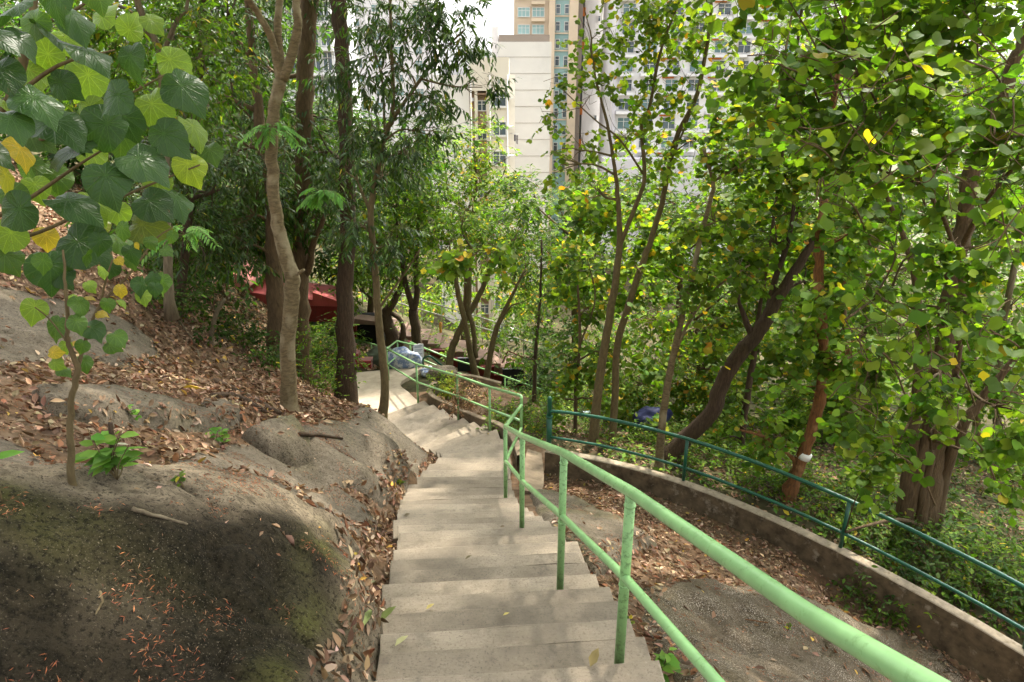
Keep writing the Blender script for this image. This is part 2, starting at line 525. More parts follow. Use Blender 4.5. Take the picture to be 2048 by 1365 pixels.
ctrl += [(-9, 14, -2.5), (-12, 10, -1.0), (-12, 20, -3.2), (-8, 18, -6.3), (-7, 22, -7.9), (-5.7, 20, -7.7), (-4, 2, -1.5), (-6, 4, -1.6), (-8, 6, -1.7),
         (-3, 0, -1.2), (-1.3, 0, -1.62), (-1.5, -2, -0.9), (1.2, 0, -1.9), (1, -2, -1.0), (3, 0, -3.2), (3, 2, -4.0), (5, 2, -5.5),
         (3, 14, -7.6), (5, 20, -9.5), (4, 30, -11.5), (8, 9, -6.9), (12, 10, -8.0), (15, 20, -10), (9, 13, -7.6), (6, 12, -7.0), (12, 4, -7.8),
         (0.4, 12.2, -6.5), (-0.2, 14, -6.75), (1, 14, -7.2), (-0.4, 16.5, -7.3), (-1.2, 18.0, -8.2), (0.2, 18.5, -9.0), (2, 22, -10.4), (-2.4, 19.6, -8.3), (-4, 23, -9), (-6, 26, -8.6), (0, 26, -11.5),
         (-25, 15, 3), (-25, 30, 0), (-15, 35, -6), (-30, -5, 5), (-10, -8, 2), (10, -8, -3), (25, 0, -9), (28, 25, -12), (0, 45, -13), (25, 50, -13), (-25, 55, -10)]
ctrl = np.array(ctrl)
# drop near-duplicates
keep = []
for c in ctrl:
    if all((c[0] - k[0]) ** 2 + (c[1] - k[1]) ** 2 > 0.01 for k in keep): keep.append(c)
ctrl = np.array(keep)


def _U(r2): return np.where(r2 > 1e-9, r2 * np.log(r2 + 1e-12), 0.0)


n_ = len(ctrl)
K_ = _U(((ctrl[:, None, :2] - ctrl[None, :, :2]) ** 2).sum(-1)) + np.eye(n_) * 0.02
P_ = np.hstack([np.ones((n_, 1)), ctrl[:, :2]])
A_ = np.block([[K_, P_], [P_.T, np.zeros((3, 3))]])
sol_ = np.linalg.solve(A_, np.concatenate([ctrl[:, 2], np.zeros(3)]))


def tps_exact(x, y):
    x = np.asarray(x, float); sh = x.shape
    x = x.ravel(); y = np.asarray(y, float).ravel()
    out = np.empty(len(x))
    for i in range(0, len(x), 40000):
        xs = x[i:i + 40000]; ys = y[i:i + 40000]
        d = (xs[:, None] - ctrl[None, :, 0]) ** 2 + (ys[:, None] - ctrl[None, :, 1]) ** 2
        out[i:i + 40000] = _U(d) @ sol_[:n_] + sol_[n_] + sol_[n_ + 1] * xs + sol_[n_ + 2] * ys
    return out.reshape(sh)


_gx0, _gy0, _gs = -16.0, -3.0, 0.06
_gnx, _gny = 560, 510
_GT = tps_exact(*np.meshgrid(_gx0 + _gs * np.arange(_gnx), _gy0 + _gs * np.arange(_gny)))


def tps(x, y):
    x = np.asarray(x, float); y = np.asarray(y, float)
    u = (x - _gx0) / _gs; v = (y - _gy0) / _gs
    ins = (u >= 0) & (v >= 0) & (u < _gnx - 1) & (v < _gny - 1)
    iu = np.clip(u.astype(int), 0, _gnx - 2); iv = np.clip(v.astype(int), 0, _gny - 2)
    fu = u - iu; fv = v - iv
    z = (_GT[iv, iu] * (1 - fu) + _GT[iv, iu + 1] * fu) * (1 - fv) + (_GT[iv + 1, iu] * (1 - fu) + _GT[iv + 1, iu + 1] * fu) * fv
    if not ins.all():
        z = np.array(z); z[~ins] = tps_exact(x[~ins], y[~ins])
    return z


SPOLY = np.vstack([ST[:, :2], LAND[1:, :2], LAND[::-1][:-1, 2:4], ST[::-1][:, 2:4]])


def poly_sd(x, y, poly):
    """signed distance, positive inside"""
    x = np.asarray(x, float); y = np.asarray(y, float)
    d = np.full(x.shape, 1e9); ins = np.zeros(x.shape, bool)
    n = len(poly)
    for i in range(n):
        ax, ay = poly[i][:2]; bx, by = poly[(i + 1) % n][:2]
        ex, ey = bx - ax, by - ay
        t = np.clip(((x - ax) * ex + (y - ay) * ey) / (ex * ex + ey * ey + 1e-12), 0, 1)
        d = np.minimum(d, (x - ax - t * ex) ** 2 + (y - ay - t * ey) ** 2)
        cr = ((ay > y) != (by > y)) & (x < (bx - ax) * (y - ay) / (by - ay + 1e-12) + ax)
        ins ^= cr
    return np.where(ins, 1, -1) * np.sqrt(d)


def terrain(x, y):
    z = tps(x, y)
    z = z + 0.10 * fbm(x * 0.9, y * 0.9, 4, 3) + 0.035 * fbm(np.asarray(x) * 5, np.asarray(y) * 5, 3, 8)
    sd = poly_sd(x, y, SPOLY)
    z = z - 0.30 * smooth(0.0, 0.35, sd)
    return z


def axis(lo, flo, fhi, hi, fine, coarse):
    a = [flo]
    x = flo; s = fine
    left = []
    while x > lo:
        s = min(coarse, s * 1.12); x -= s; left.append(x)
    mid = list(np.arange(flo, fhi, fine))
    x = mid[-1]; s = fine; right = []
    while x < hi:
        s = min(coarse, s * 1.12); x += s; right.append(x)
    return np.array(left[::-1] + mid + right)


gx = axis(-60, -8.5, 7.0, 70, 0.07, 3.0)
gy = axis(-10, 0.2, 14.5, 130, 0.07, 3.5)
GX, GY = np.meshgrid(gx, gy)
FARZ = -26.0
wfar = smooth(18, 40, np.sqrt(GX ** 2 + (GY - 12) ** 2)) * (GY > 0) + smooth(18, 40, np.abs(GX)) * (GY <= 0)
hillL = FARZ + np.clip(-GX - 3, 0, 34) * 0.7
GZ = terrain(GX, GY) * (1 - wfar) + hillL * wfar
nx, ny = len(gx), len(gy)
ii = np.arange(nx * ny).reshape(ny, nx)
Fq = np.stack([ii[:-1, :-1].ravel(), ii[:-1, 1:].ravel(), ii[1:, 1:].ravel(), ii[1:, :-1].ravel()], 1)
WPOLY = np.vstack([WALL[:, :2] - 0.06, [(8.4, -1), (0.5, -1), (0.5, 10.9)]])
fcx = GX.ravel()[Fq].mean(1); fcy = GY.ravel()[Fq].mean(1)
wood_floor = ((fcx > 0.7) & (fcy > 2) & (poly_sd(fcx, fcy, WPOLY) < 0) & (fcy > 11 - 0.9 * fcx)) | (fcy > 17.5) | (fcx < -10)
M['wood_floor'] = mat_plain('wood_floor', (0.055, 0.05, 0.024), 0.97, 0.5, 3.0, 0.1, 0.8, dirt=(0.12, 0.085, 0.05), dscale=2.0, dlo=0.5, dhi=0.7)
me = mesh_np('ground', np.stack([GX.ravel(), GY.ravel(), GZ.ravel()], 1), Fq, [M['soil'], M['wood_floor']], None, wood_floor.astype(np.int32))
tag(link('ground', me), 'brown soil hillside falling away beneath the trees', kind='structure')
# far ground to the horizon
mb = MB()
mb.add([[-2500, -400, FARZ - 6.0], [2500, -400, FARZ - 6.0], [2500, 3500, FARZ - 6.0], [-2500, 3500, FARZ - 6.0]], [[0, 1, 2, 3]])
tag(mb.build('valley_ground', mat_plain('valley_soil', (0.10, 0.10, 0.06), 0.95, 0.3, 0.05)), 'valley floor beneath the apartment towers', kind='structure')


def hit(px, py, fn=None, tmax=40):
    fn = fn or terrain
    d = ray(px, py)
    a, b = 0.8, tmax
    for n in (260, 24, 24):
        t = np.linspace(a, b, n)
        P = d[None] * t[:, None]
        below = np.where(P[:, 2] < fn(P[:, 0], P[:, 1]))[0]
        if len(below) == 0: return P[-1]
        i = max(below[0], 1)
        a, b = t[i - 1], t[i]
    return d * b


# ------------------------------------------------------------------ rocks: bulging patches rising out of the slope
ROCKS = []


def rock(name, label, pix, bulge, edge, mat, moss=None, seed=1, res=0.045, rough=0.06, cat='rock', steep=None):
    poly = np.array([hit(px, py)[:2] for px, py in pix])
    lo = poly.min(0) - 0.25; hi = poly.max(0) + 0.25
    xs = np.arange(lo[0], hi[0], res); ys = np.arange(lo[1], hi[1], res)
    X, Y = np.meshgrid(xs, ys)

    def h(x, y):
        sd = poly_sd(x, y, poly) + 0.10 * fbm(np.asarray(x) * 2.2, np.asarray(y) * 2.2, 4, seed)
        s = smooth(-0.12, edge, sd)
        z = tps(x, y) + s * (bulge + rough * 2.2 * fbm(np.asarray(x) * 1.3, np.asarray(y) * 1.3, 5, seed + 5) + rough * 0.9 * fbm(np.asarray(x) * 5, np.asarray(y) * 5, 5, seed + 9) - rough * 1.3 * np.maximum(0, 0.05 - np.abs(fbm(np.asarray(x) * 1.1 + 3, np.asarray(y) * 1.1, 4, seed + 15))) / 0.05 * 0.6)
        z = z - 0.30 * smooth(0.0, 0.12, poly_sd(x, y, SPOLY))
        return z - 0.35 * (1 - smooth(-0.2, 0.02, sd)), sd
    Z, sd = h(X, Y)
    V = np.stack([X.ravel(), Y.ravel(), Z.ravel()], 1)
    i2 = np.arange(X.size).reshape(X.shape)
    Fq = np.stack([i2[:-1, :-1].ravel(), i2[:-1, 1:].ravel(), i2[1:, 1:].ravel(), i2[1:, :-1].ravel()], 1)
    ok = (sd.ravel() > -0.22)[Fq].any(1)
    Fq = Fq[ok]
    used = np.unique(Fq); remap = -np.ones(len(V), int); remap[used] = np.arange(len(used))
    col = np.zeros((len(V), 3))
    if moss is not None: col[:, :2] = moss(V)
    me = mesh_np(name, V[used], remap[Fq], [M[mat]], col[used])
    o = link(name, me)
    tag(o, label, cat)
    ROCKS.append((poly, lo, hi, h))
    return o


def surface(x, y):
    z = terrain(x, y)
    x = np.asarray(x, float); y = np.asarray(y, float)
    for poly, lo, hi, h in ROCKS:
        m = (x > lo[0]) & (x < hi[0]) & (y > lo[1]) & (y < hi[1])
        if m.any():
            zz = h(x[m], y[m])[0]
            z[m] = np.maximum(z[m], zz)
    return z


def px_of(V):
    c = V[:, 1] * cp - V[:, 2] * sp
    v = V[:, 1] * sp + V[:, 2] * cp
    return 1024 + F * V[:, 0] / c, 682.5 - F * v / c, c


RIDGE = np.array([hit(px, py)[:2] for px, py in [(-250, 1055), (0, 1052), (180, 1052), (330, 1075), (480, 1085), (600, 1100), (680, 1140), (715, 1210), (700, 1300), (690, 1420), (600, 1600), (-300, 1600)]])


def moss_big(V):
    s = poly_sd(V[:, 0], V[:, 1], RIDGE) + 0.22 * fbm(V[:, 0] * 2.4, V[:, 1] * 2.4, 5, 41)
    d = smooth(-0.05, 0.18, s) * np.clip(0.95 + 0.5 * fbm(V[:, 0] * 3, V[:, 1] * 3, 4, 4), 0, 1)
    g0 = hit(20, 1105)
    g = np.exp(-(((V[:, 0] - g0[0]) / 0.55) ** 2 + ((V[:, 1] - g0[1]) / 0.18) ** 2)) * 0.6
    g = g * (0.6 + fbm(V[:, 0] * 7, V[:, 1] * 7, 3, 90))
    e = poly_sd(V[:, 0], V[:, 1], SPOLY)
    edge = np.exp(-((e + 0.28) / 0.13) ** 2) * smooth(-0.05, 0.2, fbm(V[:, 0] * 2.0, V[:, 1] * 2.0, 3, 77) + 0.1) * 0.8
    return np.clip(np.stack([d, np.clip(g + edge * 0.8, 0, 0.8)], 1), 0, 1)


def moss_patch(amount, seed, dark=0.3):
    def f(V):
        g = smooth(0.0, 0.25, fbm(V[:, 0] * 1.6, V[:, 1] * 1.6, 4, seed)) * amount
        d = smooth(0.02, 0.25, fbm(V[:, 0] * 1.2 + 5, V[:, 1] * 1.2, 5, seed + 3)) * dark
        return np.clip(np.stack([d, g], 1), 0, 1)
    return f


rock('boulder', 'huge dark lichen-covered boulder filling the lower left corner beside the steps',
     [(-250, 985), (-60, 975), (60, 985), (140, 985), (300, 972), (430, 985), (520, 1010), (600, 1035), (690, 1085), (742, 1150), (752, 1230), (764, 1290), (748, 1345), (735, 1420), (640, 1600), (-300, 1600)],
     0.25, 0.15, 'rock_dark', moss_big, 2, 0.026, 0.085, 'boulder')
rock('rock_ledge', 'low mossy brown rock ledge with a dark gap, between big boulder and steps',
     [(420, 985), (540, 978), (660, 980), (735, 1020), (752, 1060), (735, 1085), (690, 1062), (600, 1040), (500, 1015)],
     0.13, 0.10, 'rock', moss_patch(1.0, 21, 0.5), 5, 0.03, 0.05)
rock('rock_slab', 'broad smooth grey slab sloping down to the steps at middle left',
     [(330, 925), (430, 890), (520, 880), (620, 850), (700, 830), (790, 850), (850, 872), (885, 892), (850, 925), (820, 955), (790, 1000), (760, 1012), (700, 978), (560, 975), (430, 975), (330, 960)],
     0.06, 0.22, 'rock', moss_patch(0.15, 31, 0.45), 7, 0.04, 0.06)
rock('boulder', 'upright grey boulder with a steep dark right side below the pale-barked tree',
     [(486, 878), (540, 862), (596, 858), (616, 880), (622, 925), (596, 940), (540, 918)],
     0.27, 0.13, 'rock', moss_patch(0.35, 51, 0.8), 9, 0.025, 0.04, 'boulder')
rock('rock_slab', 'long flat grey slab with an undercut edge lying in leaf litter at left',
     [(70, 800), (130, 788), (230, 792), (330, 815), (420, 832), (470, 845), (430, 862), (330, 858), (200, 852), (90, 830)],
     0.16, 0.10, 'rock', moss_patch(0.1, 61, 0.3), 11, 0.035, 0.05)
rock('rock_block', 'small square brown stone block at the end of the flat slab',
     [(405, 812), (470, 815), (478, 838), (425, 840)], 0.14, 0.06, 'rock', moss_patch(0.0, 63, 0.5), 12, 0.025, 0.02)
rock('rock_outcrop', 'grey bare rock face in the upper left leaf slope',
     [(-80, 560), (60, 590), (180, 610), (260, 640), (318, 690), (325, 725), (250, 742), (160, 712), (60, 728), (-80, 745)],
     0.10, 0.35, 'rock', moss_patch(0.05, 71, 0.5), 13, 0.06, 0.10)
rock('rock_slab', 'pale sunlit slab at the left edge behind the thin sapling',
     [(-150, 885), (0, 880), (50, 905), (110, 945), (120, 965), (40, 965), (-150, 960)], 0.09, 0.14, 'rock', moss_patch(0.1, 81, 0.15), 15, 0.03, 0.04)
rock('boulder', 'white-flecked grey boulder under the light green railing at lower right',
     [(1290, 1180), (1400, 1165), (1500, 1180), (1650, 1215), (1790, 1255), (1880, 1310), (1990, 1420), (1950, 1600), (1500, 1600), (1400, 1450), (1330, 1330), (1280, 1240)],
     0.14, 0.25, 'rock_fleck', moss_patch(0.1, 91, 0.35), 17, 0.035, 0.08, 'boulder')
rock('rock_ledge', 'narrow broken rock ledge along the right edge of the steps',
     [(1062, 985), (1130, 1000), (1230, 1035), (1310, 1090), (1240, 1120), (1190, 1150), (1150, 1100), (1090, 1050)],
     0.10, 0.12, 'rock', moss_patch(0.25, 95, 0.4), 19, 0.03, 0.06)

# ------------------------------------------------------------------ steps
stair_root = empty('stairway', (0, 0, -1.6), 'worn concrete stairway winding down the middle of the hillside', kind='structure')
RISE = 0.133
zs = np.arange(-1.20, -7.46, -RISE)


def slab_mesh(name, top, zt, zb, mat, bev=0.012):
    bm = bmesh.new()
    t = [bm.verts.new((x, y, z)) for x, y, z in top]
    b = [bm.verts.new((v.co.x, v.co.y, zb)) for v in t]
    n = len(t)
    bm.faces.new(t)
    bm.faces.new(b[::-1])
    for i in range(n):
        bm.faces.new((t[i], b[i], b[(i + 1) % n], t[(i + 1) % n]))
    bmesh.ops.recalc_face_normals(bm, faces=bm.faces)
    if bev:
        te = [e for e in bm.edges if all(v in set(t) for v in e.verts)]
        bmesh.ops.bevel(bm, geom=te, offset=bev, segments=2, affect='EDGES', profile=0.6)
    me = bpy.data.meshes.new(name)
    bm.to_mesh(me); bm.free()
    me.materials.append(mat)
    return me


for i, z in enumerate(zs):
    a = stair_at(z + 0.0); b = stair_at(z - RISE)
    jl = rng.normal(0, 0.018); jr = rng.normal(0, 0.025) if z > -6.1 else 0.03
    dirv = np.array([a[2] - a[0], a[3] - a[1]]); dirv /= np.linalg.norm(dirv)
    L0 = a[:2] + dirv * jl; R0 = a[2:] + dirv * jr
    L1 = b[:2] + dirv * jl; R1 = b[2:] + dirv * jr
    zt = z - RISE + rng.normal(0, 0.003)
    fw = (L1 - L0); fw2 = (R1 - R0)
    nn = 6
    top = []
    for k in range(nn + 1):                       # nosing with slight waver
        t = k / nn
        p = L1 * (1 - t) + R1 * t
        wob = rng.normal(0, 0.004)
        q = (fw * (1 - t) + fw2 * t); q = q / (np.linalg.norm(q) + 1e-9)
        p = p + q * wob
        top.append((p[0], p[1], zt + rng.normal(0, 0.0025)))
    top.append((R0[0] - fw2[0] * 0.12, R0[1] - fw2[1] * 0.12, zt))
    top.append((L0[0] - fw[0] * 0.12, L0[1] - fw[1] * 0.12, zt))
    me = slab_mesh('step', top, zt, z - RISE - 0.42, M['steps'])
    link('step', me, stair_root)

top = [(r[0], r[1], r[4]) for r in LAND] + [(r[2], r[3], r[4]) for r in LAND[::-1]]
Lp = catmull([(r[0], r[1], r[4]) for r in LAND], 4); Rp = catmull([(r[2], r[3], r[4]) for r in LAND], 4)
mb = MB()
nL = len(Lp)
rows = []
for k in range(nL):
    rows.append(np.array([Lp[k] * (1 - t) + Rp[k] * t for t in np.linspace(0, 1, 8)]))
V = np.concatenate(rows); V[:, 2] -= 0.14
V[:, 2] += 0.02 * fbm(V[:, 0] * 2, V[:, 1] * 2, 3, 5)
g = np.arange(nL * 8).reshape(nL, 8)
Fq = np.stack([g[:-1, :-1].ravel(), g[:-1, 1:].ravel(), g[1:, 1:].ravel(), g[1:, :-1].ravel()], 1)
mb.add(V, Fq)
bd = np.concatenate([g[:, 0], g[-1, 1:], g[::-1, -1][1:], g[0, ::-1][1:-1]])
Vb = V[bd].copy(); Vb2 = Vb.copy(); Vb2[:, 2] -= 0.5
nb = len(bd); k = np.arange(nb); k2 = (k + 1) % nb
mb.add(np.vstack([Vb, Vb2]), np.stack([k, k2, k2 + nb, k + nb], 1))
tag(mb.build('path_landing', M['concrete']), 'sandy concrete landing at the foot of the stairway', kind='structure')

# ------------------------------------------------------------------ railings
PIPE = 0.027


def round_path(P, r=0.05, n=5):
    """polyline with softened corners"""
    P = np.asarray(P, float); out = [P[0]]
    for i in range(1, len(P) - 1):
        a, b, c = P[i - 1], P[i], P[i + 1]
        da = (a - b) / np.linalg.norm(a - b); dc = (c - b) / np.linalg.norm(c - b)
        rr = min(r, np.linalg.norm(a - b) * 0.4, np.linalg.norm(c - b) * 0.4)
        p0, p2 = b + da * rr, b + dc * rr
        for t in np.linspace(0, 1, n):
            out.append((1 - t) ** 2 * p0 + 2 * t * (1 - t) * b + t * t * p2)
    out.append(P[-1])
    return np.array(out)


def pipe(name, P, mat, parent, r=PIPE, sides=14, rr=0.06):
    mb = MB(); mb.tube(round_path(P, rr), r, sides)
    return mb.build(name, mat, parent)


def up(p, h): return np.array([p[0], p[1], p[2] + h])


near = np.array([(0.93, -0.6, -1.30), (0.765, 1.42, -2.27), (0.57, 2.83, -2.80), (0.35, 4.06, -3.28), (0.10, 5.87, -4.11), (-0.085, 7.8, -5.00)])
far = np.array([(0.17, 11.2, -6.13), (-0.46, 12.8, -6.66), (-1.23, 14.1, -6.96), (-2.42, 16.0, -7.44), (-3.67, 18.7, -8.04)])
rail = empty('handrail', near[2], 'light green pipe handrail running down the right side of the near steps', 'handrail')
pipe('top_rail', [up(p, 1.0) for p in near] + [up(far[0], 0.82)], M['green_light'], rail, 0.029)
pipe('mid_rail', [up(p, 0.5) for p in near] + [up(far[0], 0.36)], M['green_light'], rail, 0.024)
for p in near[2:]:
    mb = MB(); mb.tube([up(p, -0.12), up(p, 0.985)], 0.026, 14)
    for h_, r_, t_ in ((0.49, 0.0275, 0.03), (0.95, 0.0275, 0.02)): mb.tube([up(p, h_ - t_ - 0.012), up(p, h_ - t_ - 0.006), up(p, h_ - t_)], [0.027, 0.031, 0.027], 14)
    mb.build('post', M['green_post'], rail)
rail2 = empty('handrail', far[0], 'light green pipe handrail curving along the planter bed to the lower landing', 'handrail')
e5 = PY(798, 740, 20.6); e6 = PY(836, 748, 21.0)
pipe('top_rail', [up(far[0], 0.2)] + [up(p, 1.0) for p in far] + [up(e5, 1.0), up(e6, 1.0)], M['green_light'], rail2, 0.029)
pipe('mid_rail', [up(p, 0.5) for p in far] + [up(e5, 0.5), up(e6, 0.5)], M['green_light'], rail2, 0.024)
for p in list(far) + [e5, e6]:
    pipe('post', [up(p, -0.3), up(p, 0.985)], M['green_light'], rail2, 0.026)

# lower flight rails seen beyond the planter
fl = [PY(823, 741, 21.0), PY(895, 770, 21.2), PY(946, 785, 21.4), PY(1010, 806, 21.8), PY(1075, 828, 22.2), PY(1135, 846, 22.6)]
rail3 = empty('handrail', fl[0], 'thin light green handrail slanting down behind the planter bed', 'handrail')
pipe('top_rail', [up(p, 1.0) for p in fl], M['green_light'], rail3, 0.027)
pipe('mid_rail', [up(p, 0.55) for p in fl], M['green_light'], rail3, 0.024)
pipe('bottom_rail', [up(p, 0.1) for p in fl], M['green_light'], rail3, 0.024)
for p in fl: pipe('post', [up(p, -0.5), up(p, 0.985)], M['green_light'], rail3, 0.024)
fl2 = [PY(710, 712, 23.5), PY(745, 722, 22.5), PY(778, 735, 21.5)]
rail4 = empty('handrail', fl2[0], 'short pale green railing in front of the dark doorway', 'handrail')
pipe('top_rail', [up(p, 0.65) for p in fl2], M['green_light'], rail4, 0.027)
pipe('mid_rail', [up(p, 0.3) for p in fl2], M['green_light'], rail4, 0.024)
for p in fl2: pipe('post', [up(p, -0.5), up(p, 0.635)], M['green_light'], rail4, 0.024)
dg = [PY(848, 760, 20.0), PY(930, 770, 20.4), PY(1010, 800, 20.8)]
rail5 = empty('handrail', dg[0], 'short dark green hooped rail beside the planter bed', 'handrail')
pipe('top_rail', [up(dg[0], 0), up(dg[0], 0.75), up(PY(862, 760, 20.0), 0.82), dg[1], dg[2]], M['green_dark'], rail5, 0.03, rr=0.12)
# notice board on the rail
nbp = PY(837, 703, 20.95)
nb_o = empty('notice', nbp, 'small white paper notice tied to the light green rail', 'notice')
mb = MB(); mb.box(nbp, (0.17, 0.006, 0.25), rz=0.2)
mb.build('sheet', mat_plain('paper', (0.72, 0.72, 0.70), 0.7, 0.03), nb_o, False)
mb = MB()
for k in range(9):
    mb.box(nbp + np.array([0.0015 - 0.02 * (k % 3), -0.0085, 0.19 - 0.045 * k]), (0.12 - 0.015 * (k % 3), 0.002, 0.008), rz=0.2)
mb.build('print_lines', mat_plain('ink', (0.12, 0.14, 0.22), 0.7, 0.1), nb_o, False)

# ------------------------------------------------------------------ low retaining wall with dark green railing
wp = catmull(WALL, 5)
T = np.gradient(wp[:, :2], axis=0); T /= np.linalg.norm(T, axis=1)[:, None]
Nn = np.stack([T[:, 1], -T[:, 0]], 1)                       # to the camera side
wall_o = empty('retaining_wall', WALL[0], 'low curved brown concrete retaining wall below the leafy slope at right', 'wall')
mb = MB()
hw = 0.085
prof = [(-1, -1.3), (-1, -0.012), (-0.9, 0.0), (0.9, 0.0), (1, -0.012), (1, -1.3)]
rows = []
for k in range(len(wp)):
    row = []
    wob = 0.012 * (vnoise(np.array([k * 0.9]), np.array([2.0]), 5)[0] - 0.5)
    for s, dz in prof:
        q = wp[k, :2] - Nn[k] * hw * s
        row.append((q[0], q[1], wp[k, 2] + dz + wob))
    rows.append(row)
V = np.array(rows).reshape(-1, 3); m_ = len(prof)
g = np.arange(len(V)).reshape(len(wp), m_)
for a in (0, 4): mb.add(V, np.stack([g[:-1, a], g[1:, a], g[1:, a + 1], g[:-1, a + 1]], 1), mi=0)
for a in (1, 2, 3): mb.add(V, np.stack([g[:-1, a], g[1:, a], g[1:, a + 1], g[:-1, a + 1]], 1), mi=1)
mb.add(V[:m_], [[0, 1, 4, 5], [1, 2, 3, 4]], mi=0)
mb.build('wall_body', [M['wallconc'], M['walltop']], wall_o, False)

grail = empty('railing', WALL[0], 'dark green two-bar pipe railing along the low concrete wall', 'railing')


def wall_pt(px, y0=None):
    # point on the outer edge of the wall top that appears at column px
    xs, _, _ = px_of(wp)
    k = int(np.argmin(np.abs(xs - px)))
    q = wp[k, :2] - Nn[k] * (hw - 0.035)
    return np.array([q[0], q[1], wp[k, 2]])


def wall_off(k, off=0.05): return np.array([wp[k, 0] - Nn[k, 0] * off, wp[k, 1] - Nn[k, 1] * off, wp[k, 2]])


HR = 0.78
fr = wall_off(0)
fr[0] += 0.03
gp = [wall_pt(1366), wall_pt(1672), wall_pt(2028)]
kk = [int(np.argmin(np.linalg.norm(wp - g_, axis=1))) for g_ in gp]
line = [wall_off(k) for k in [0] + list(range(2, len(wp), 2))]
pipe('top_rail', [up(line[0], 0.45), up(line[0] + (line[1] - line[0]) * 0.03, HR - 0.02)] + [up(p, HR) for p in line[1:]], M['green_dark'], grail, 0.03, rr=0.10)
pipe('mid_rail', [up(p, 0.24) for p in line], M['green_dark'], grail, 0.025)
for p in gp + [wall_off(len(wp) - 5)]:
    pipe('post', [up(p, -0.05), up(p, HR)], M['green_dark'], grail, 0.028)
mb = MB()
mb.tube([up(fr, -0.1), up(fr, 0.62)], 0.05, 14)
mb.tube([up(fr, 0.62), up(fr, 0.66)], 0.058, 14)
mb.tube([up(fr, 0.66), up(fr, 1.0), up(fr, 1.03)], [0.042, 0.042, 0.026], 14)
mb.build('end_post', M['green_dark'], grail)

# concrete gutter strip between steps and wall end
gut = empty('gutter', (0.3, 10.2, -6.3), 'narrow pale concrete gutter between the steps and the wall end', 'gutter')
Vl = [(0.12, 8.9, -5.62), (0.16, 9.8, -6.0), (0.20, 10.6, -6.2), (0.3, 11.6, -6.42)]
Vr = [(0.42, 8.9, -5.68), (0.52, 9.8, -6.1), (0.56, 10.6, -6.3), (0.56, 11.6, -6.45)]
mb = MB(); a = catmull(Vl, 4); b = catmull(Vr, 4)
for P1, P2, dz in ((a, b, 0.0),):
    n = len(P1); Vt = np.vstack([P1, P2, P1 - [0, 0, .4], P2 - [0, 0, .4]]); k = np.arange(n - 1)
    mb.add(Vt, np.vstack([np.stack([k, k + 1, k + 1 + n, k + n], 1), np.stack([k + n, k + 1 + n, k + 1 + 3 * n, k + 3 * n], 1), np.stack([k, k + 2 * n, k + 1 + 2 * n, k + 1], 1)]))
    mb.add(Vt, [[0, n, 3 * n, 2 * n]])
mb.build('channel', M['kerb'], gut, False)

# ------------------------------------------------------------------ planter kerb
kp = catmull([(0.16, 10.9, -6.16), (0.06, 11.7, -6.28), (-0.21, 12.68, -6.46), (-0.86, 13.82, -6.78), (-1.58, 15.12, -7.1), (-2.12, 16.1, -7.26), (-2.0, 17.0, -7.3), (-1.3, 17.6, -7.4), (-0.3, 17.5, -7.6)], 6)
T = np.gradient(kp[:, :2], axis=0); T /= np.linalg.norm(T, axis=1)[:, None]
Nk = np.stack([-T[:, 1], T[:, 0]], 1)
rows = []
for k in range(len(kp)):
    for s, dz in [(-1, -0.7), (-1, -0.01), (-0.85, 0), (0.85, 0), (1, -0.01), (1, -0.7)]:
        rows.append((*(kp[k, :2] + Nk[k] * 0.07 * s), kp[k, 2] + dz))
g = np.arange(len(rows)).reshape(len(kp), 6)
mb = MB()
mb.add(rows, np.concatenate([np.stack([g[:-1, a], g[1:, a], g[1:, a + 1], g[:-1, a + 1]], 1) for a in range(5)]))
kerb = mb.build('kerb', M['kerb'], smoothf=False)
tag(kerb, 'curved brown concrete kerb edging the planter bed beside the winding steps', 'kerb')

# ------------------------------------------------------------------ leaf templates (length 1 along +y, normal +z)
def tpl_diamond(w=0.45):
    V = np.array([[0, 0, 0], [-w / 2, 0.5, 0.06], [0, 1, -0.06], [w / 2, 0.5, 0.06]])
    return V, np.array([[0, 2, 1], [0, 3, 2]])


def tpl_leaf(w=0.45, fold=0.06, droop=0.12):
    ys = [0.0, 0.3, 0.65, 1.0]; ws = [0.0, 0.95, 0.8, 0.0]
    V = []
    for y, q in zip(ys, ws):
        z = -droop * y * y
        V += [(-w / 2 * q, y, z + fold * q), (0, y, z), (w / 2 * q, y, z + fold * q)]
    Fc = []
    for i in range(3):
        a = i * 3
        Fc += [(a, a + 1, a + 4), (a, a + 4, a + 3), (a + 1, a + 2, a + 5), (a + 1, a + 5, a + 4)]
    V = np.array(V)
    bad = [(0, 1, 4), (1, 2, 5)]
    Fc = [f for f in Fc if not (f[0] in (0,) and f[1] == 1) and f not in [(1, 2, 5)]]
    return V, np.array(Fc)


def tpl_bilobed(n=7, notch=0.16, fold=0.10):
    """orchid-tree leaf: two rounded lobes, heart base"""
    out = []
    for i in range(n):
        t = i / (n - 1)
        ang = -0.35 * math.pi + t * (0.35 + 0.46) * math.pi
        out.append((0.27 + 0.30 * math.cos(ang), 0.50 + 0.48 * math.sin(ang)))
    right = [(0.0, 0.06)] + out + [(0.0, 1.0 - notch)]
    V = [(0, 0.45, 0.0)]; V += [(x, y, fold * x * 2 - 0.10 * y * y) for x, y in right]
    nr = len(right)
    V += [(-x, y, fold * x * 2 - 0.10 * y * y) for x, y in right[1:-1]]
    Fc = []
    for i in range(1, nr): Fc.append((0, i, i + 1))
    left = [1] + list(range(nr + 1, nr + 1 + nr - 2)) + [nr]
    for i in range(len(left) - 1): Fc.append((0, left[i + 1], left[i]))
    return np.array(V, float), np.array(Fc)


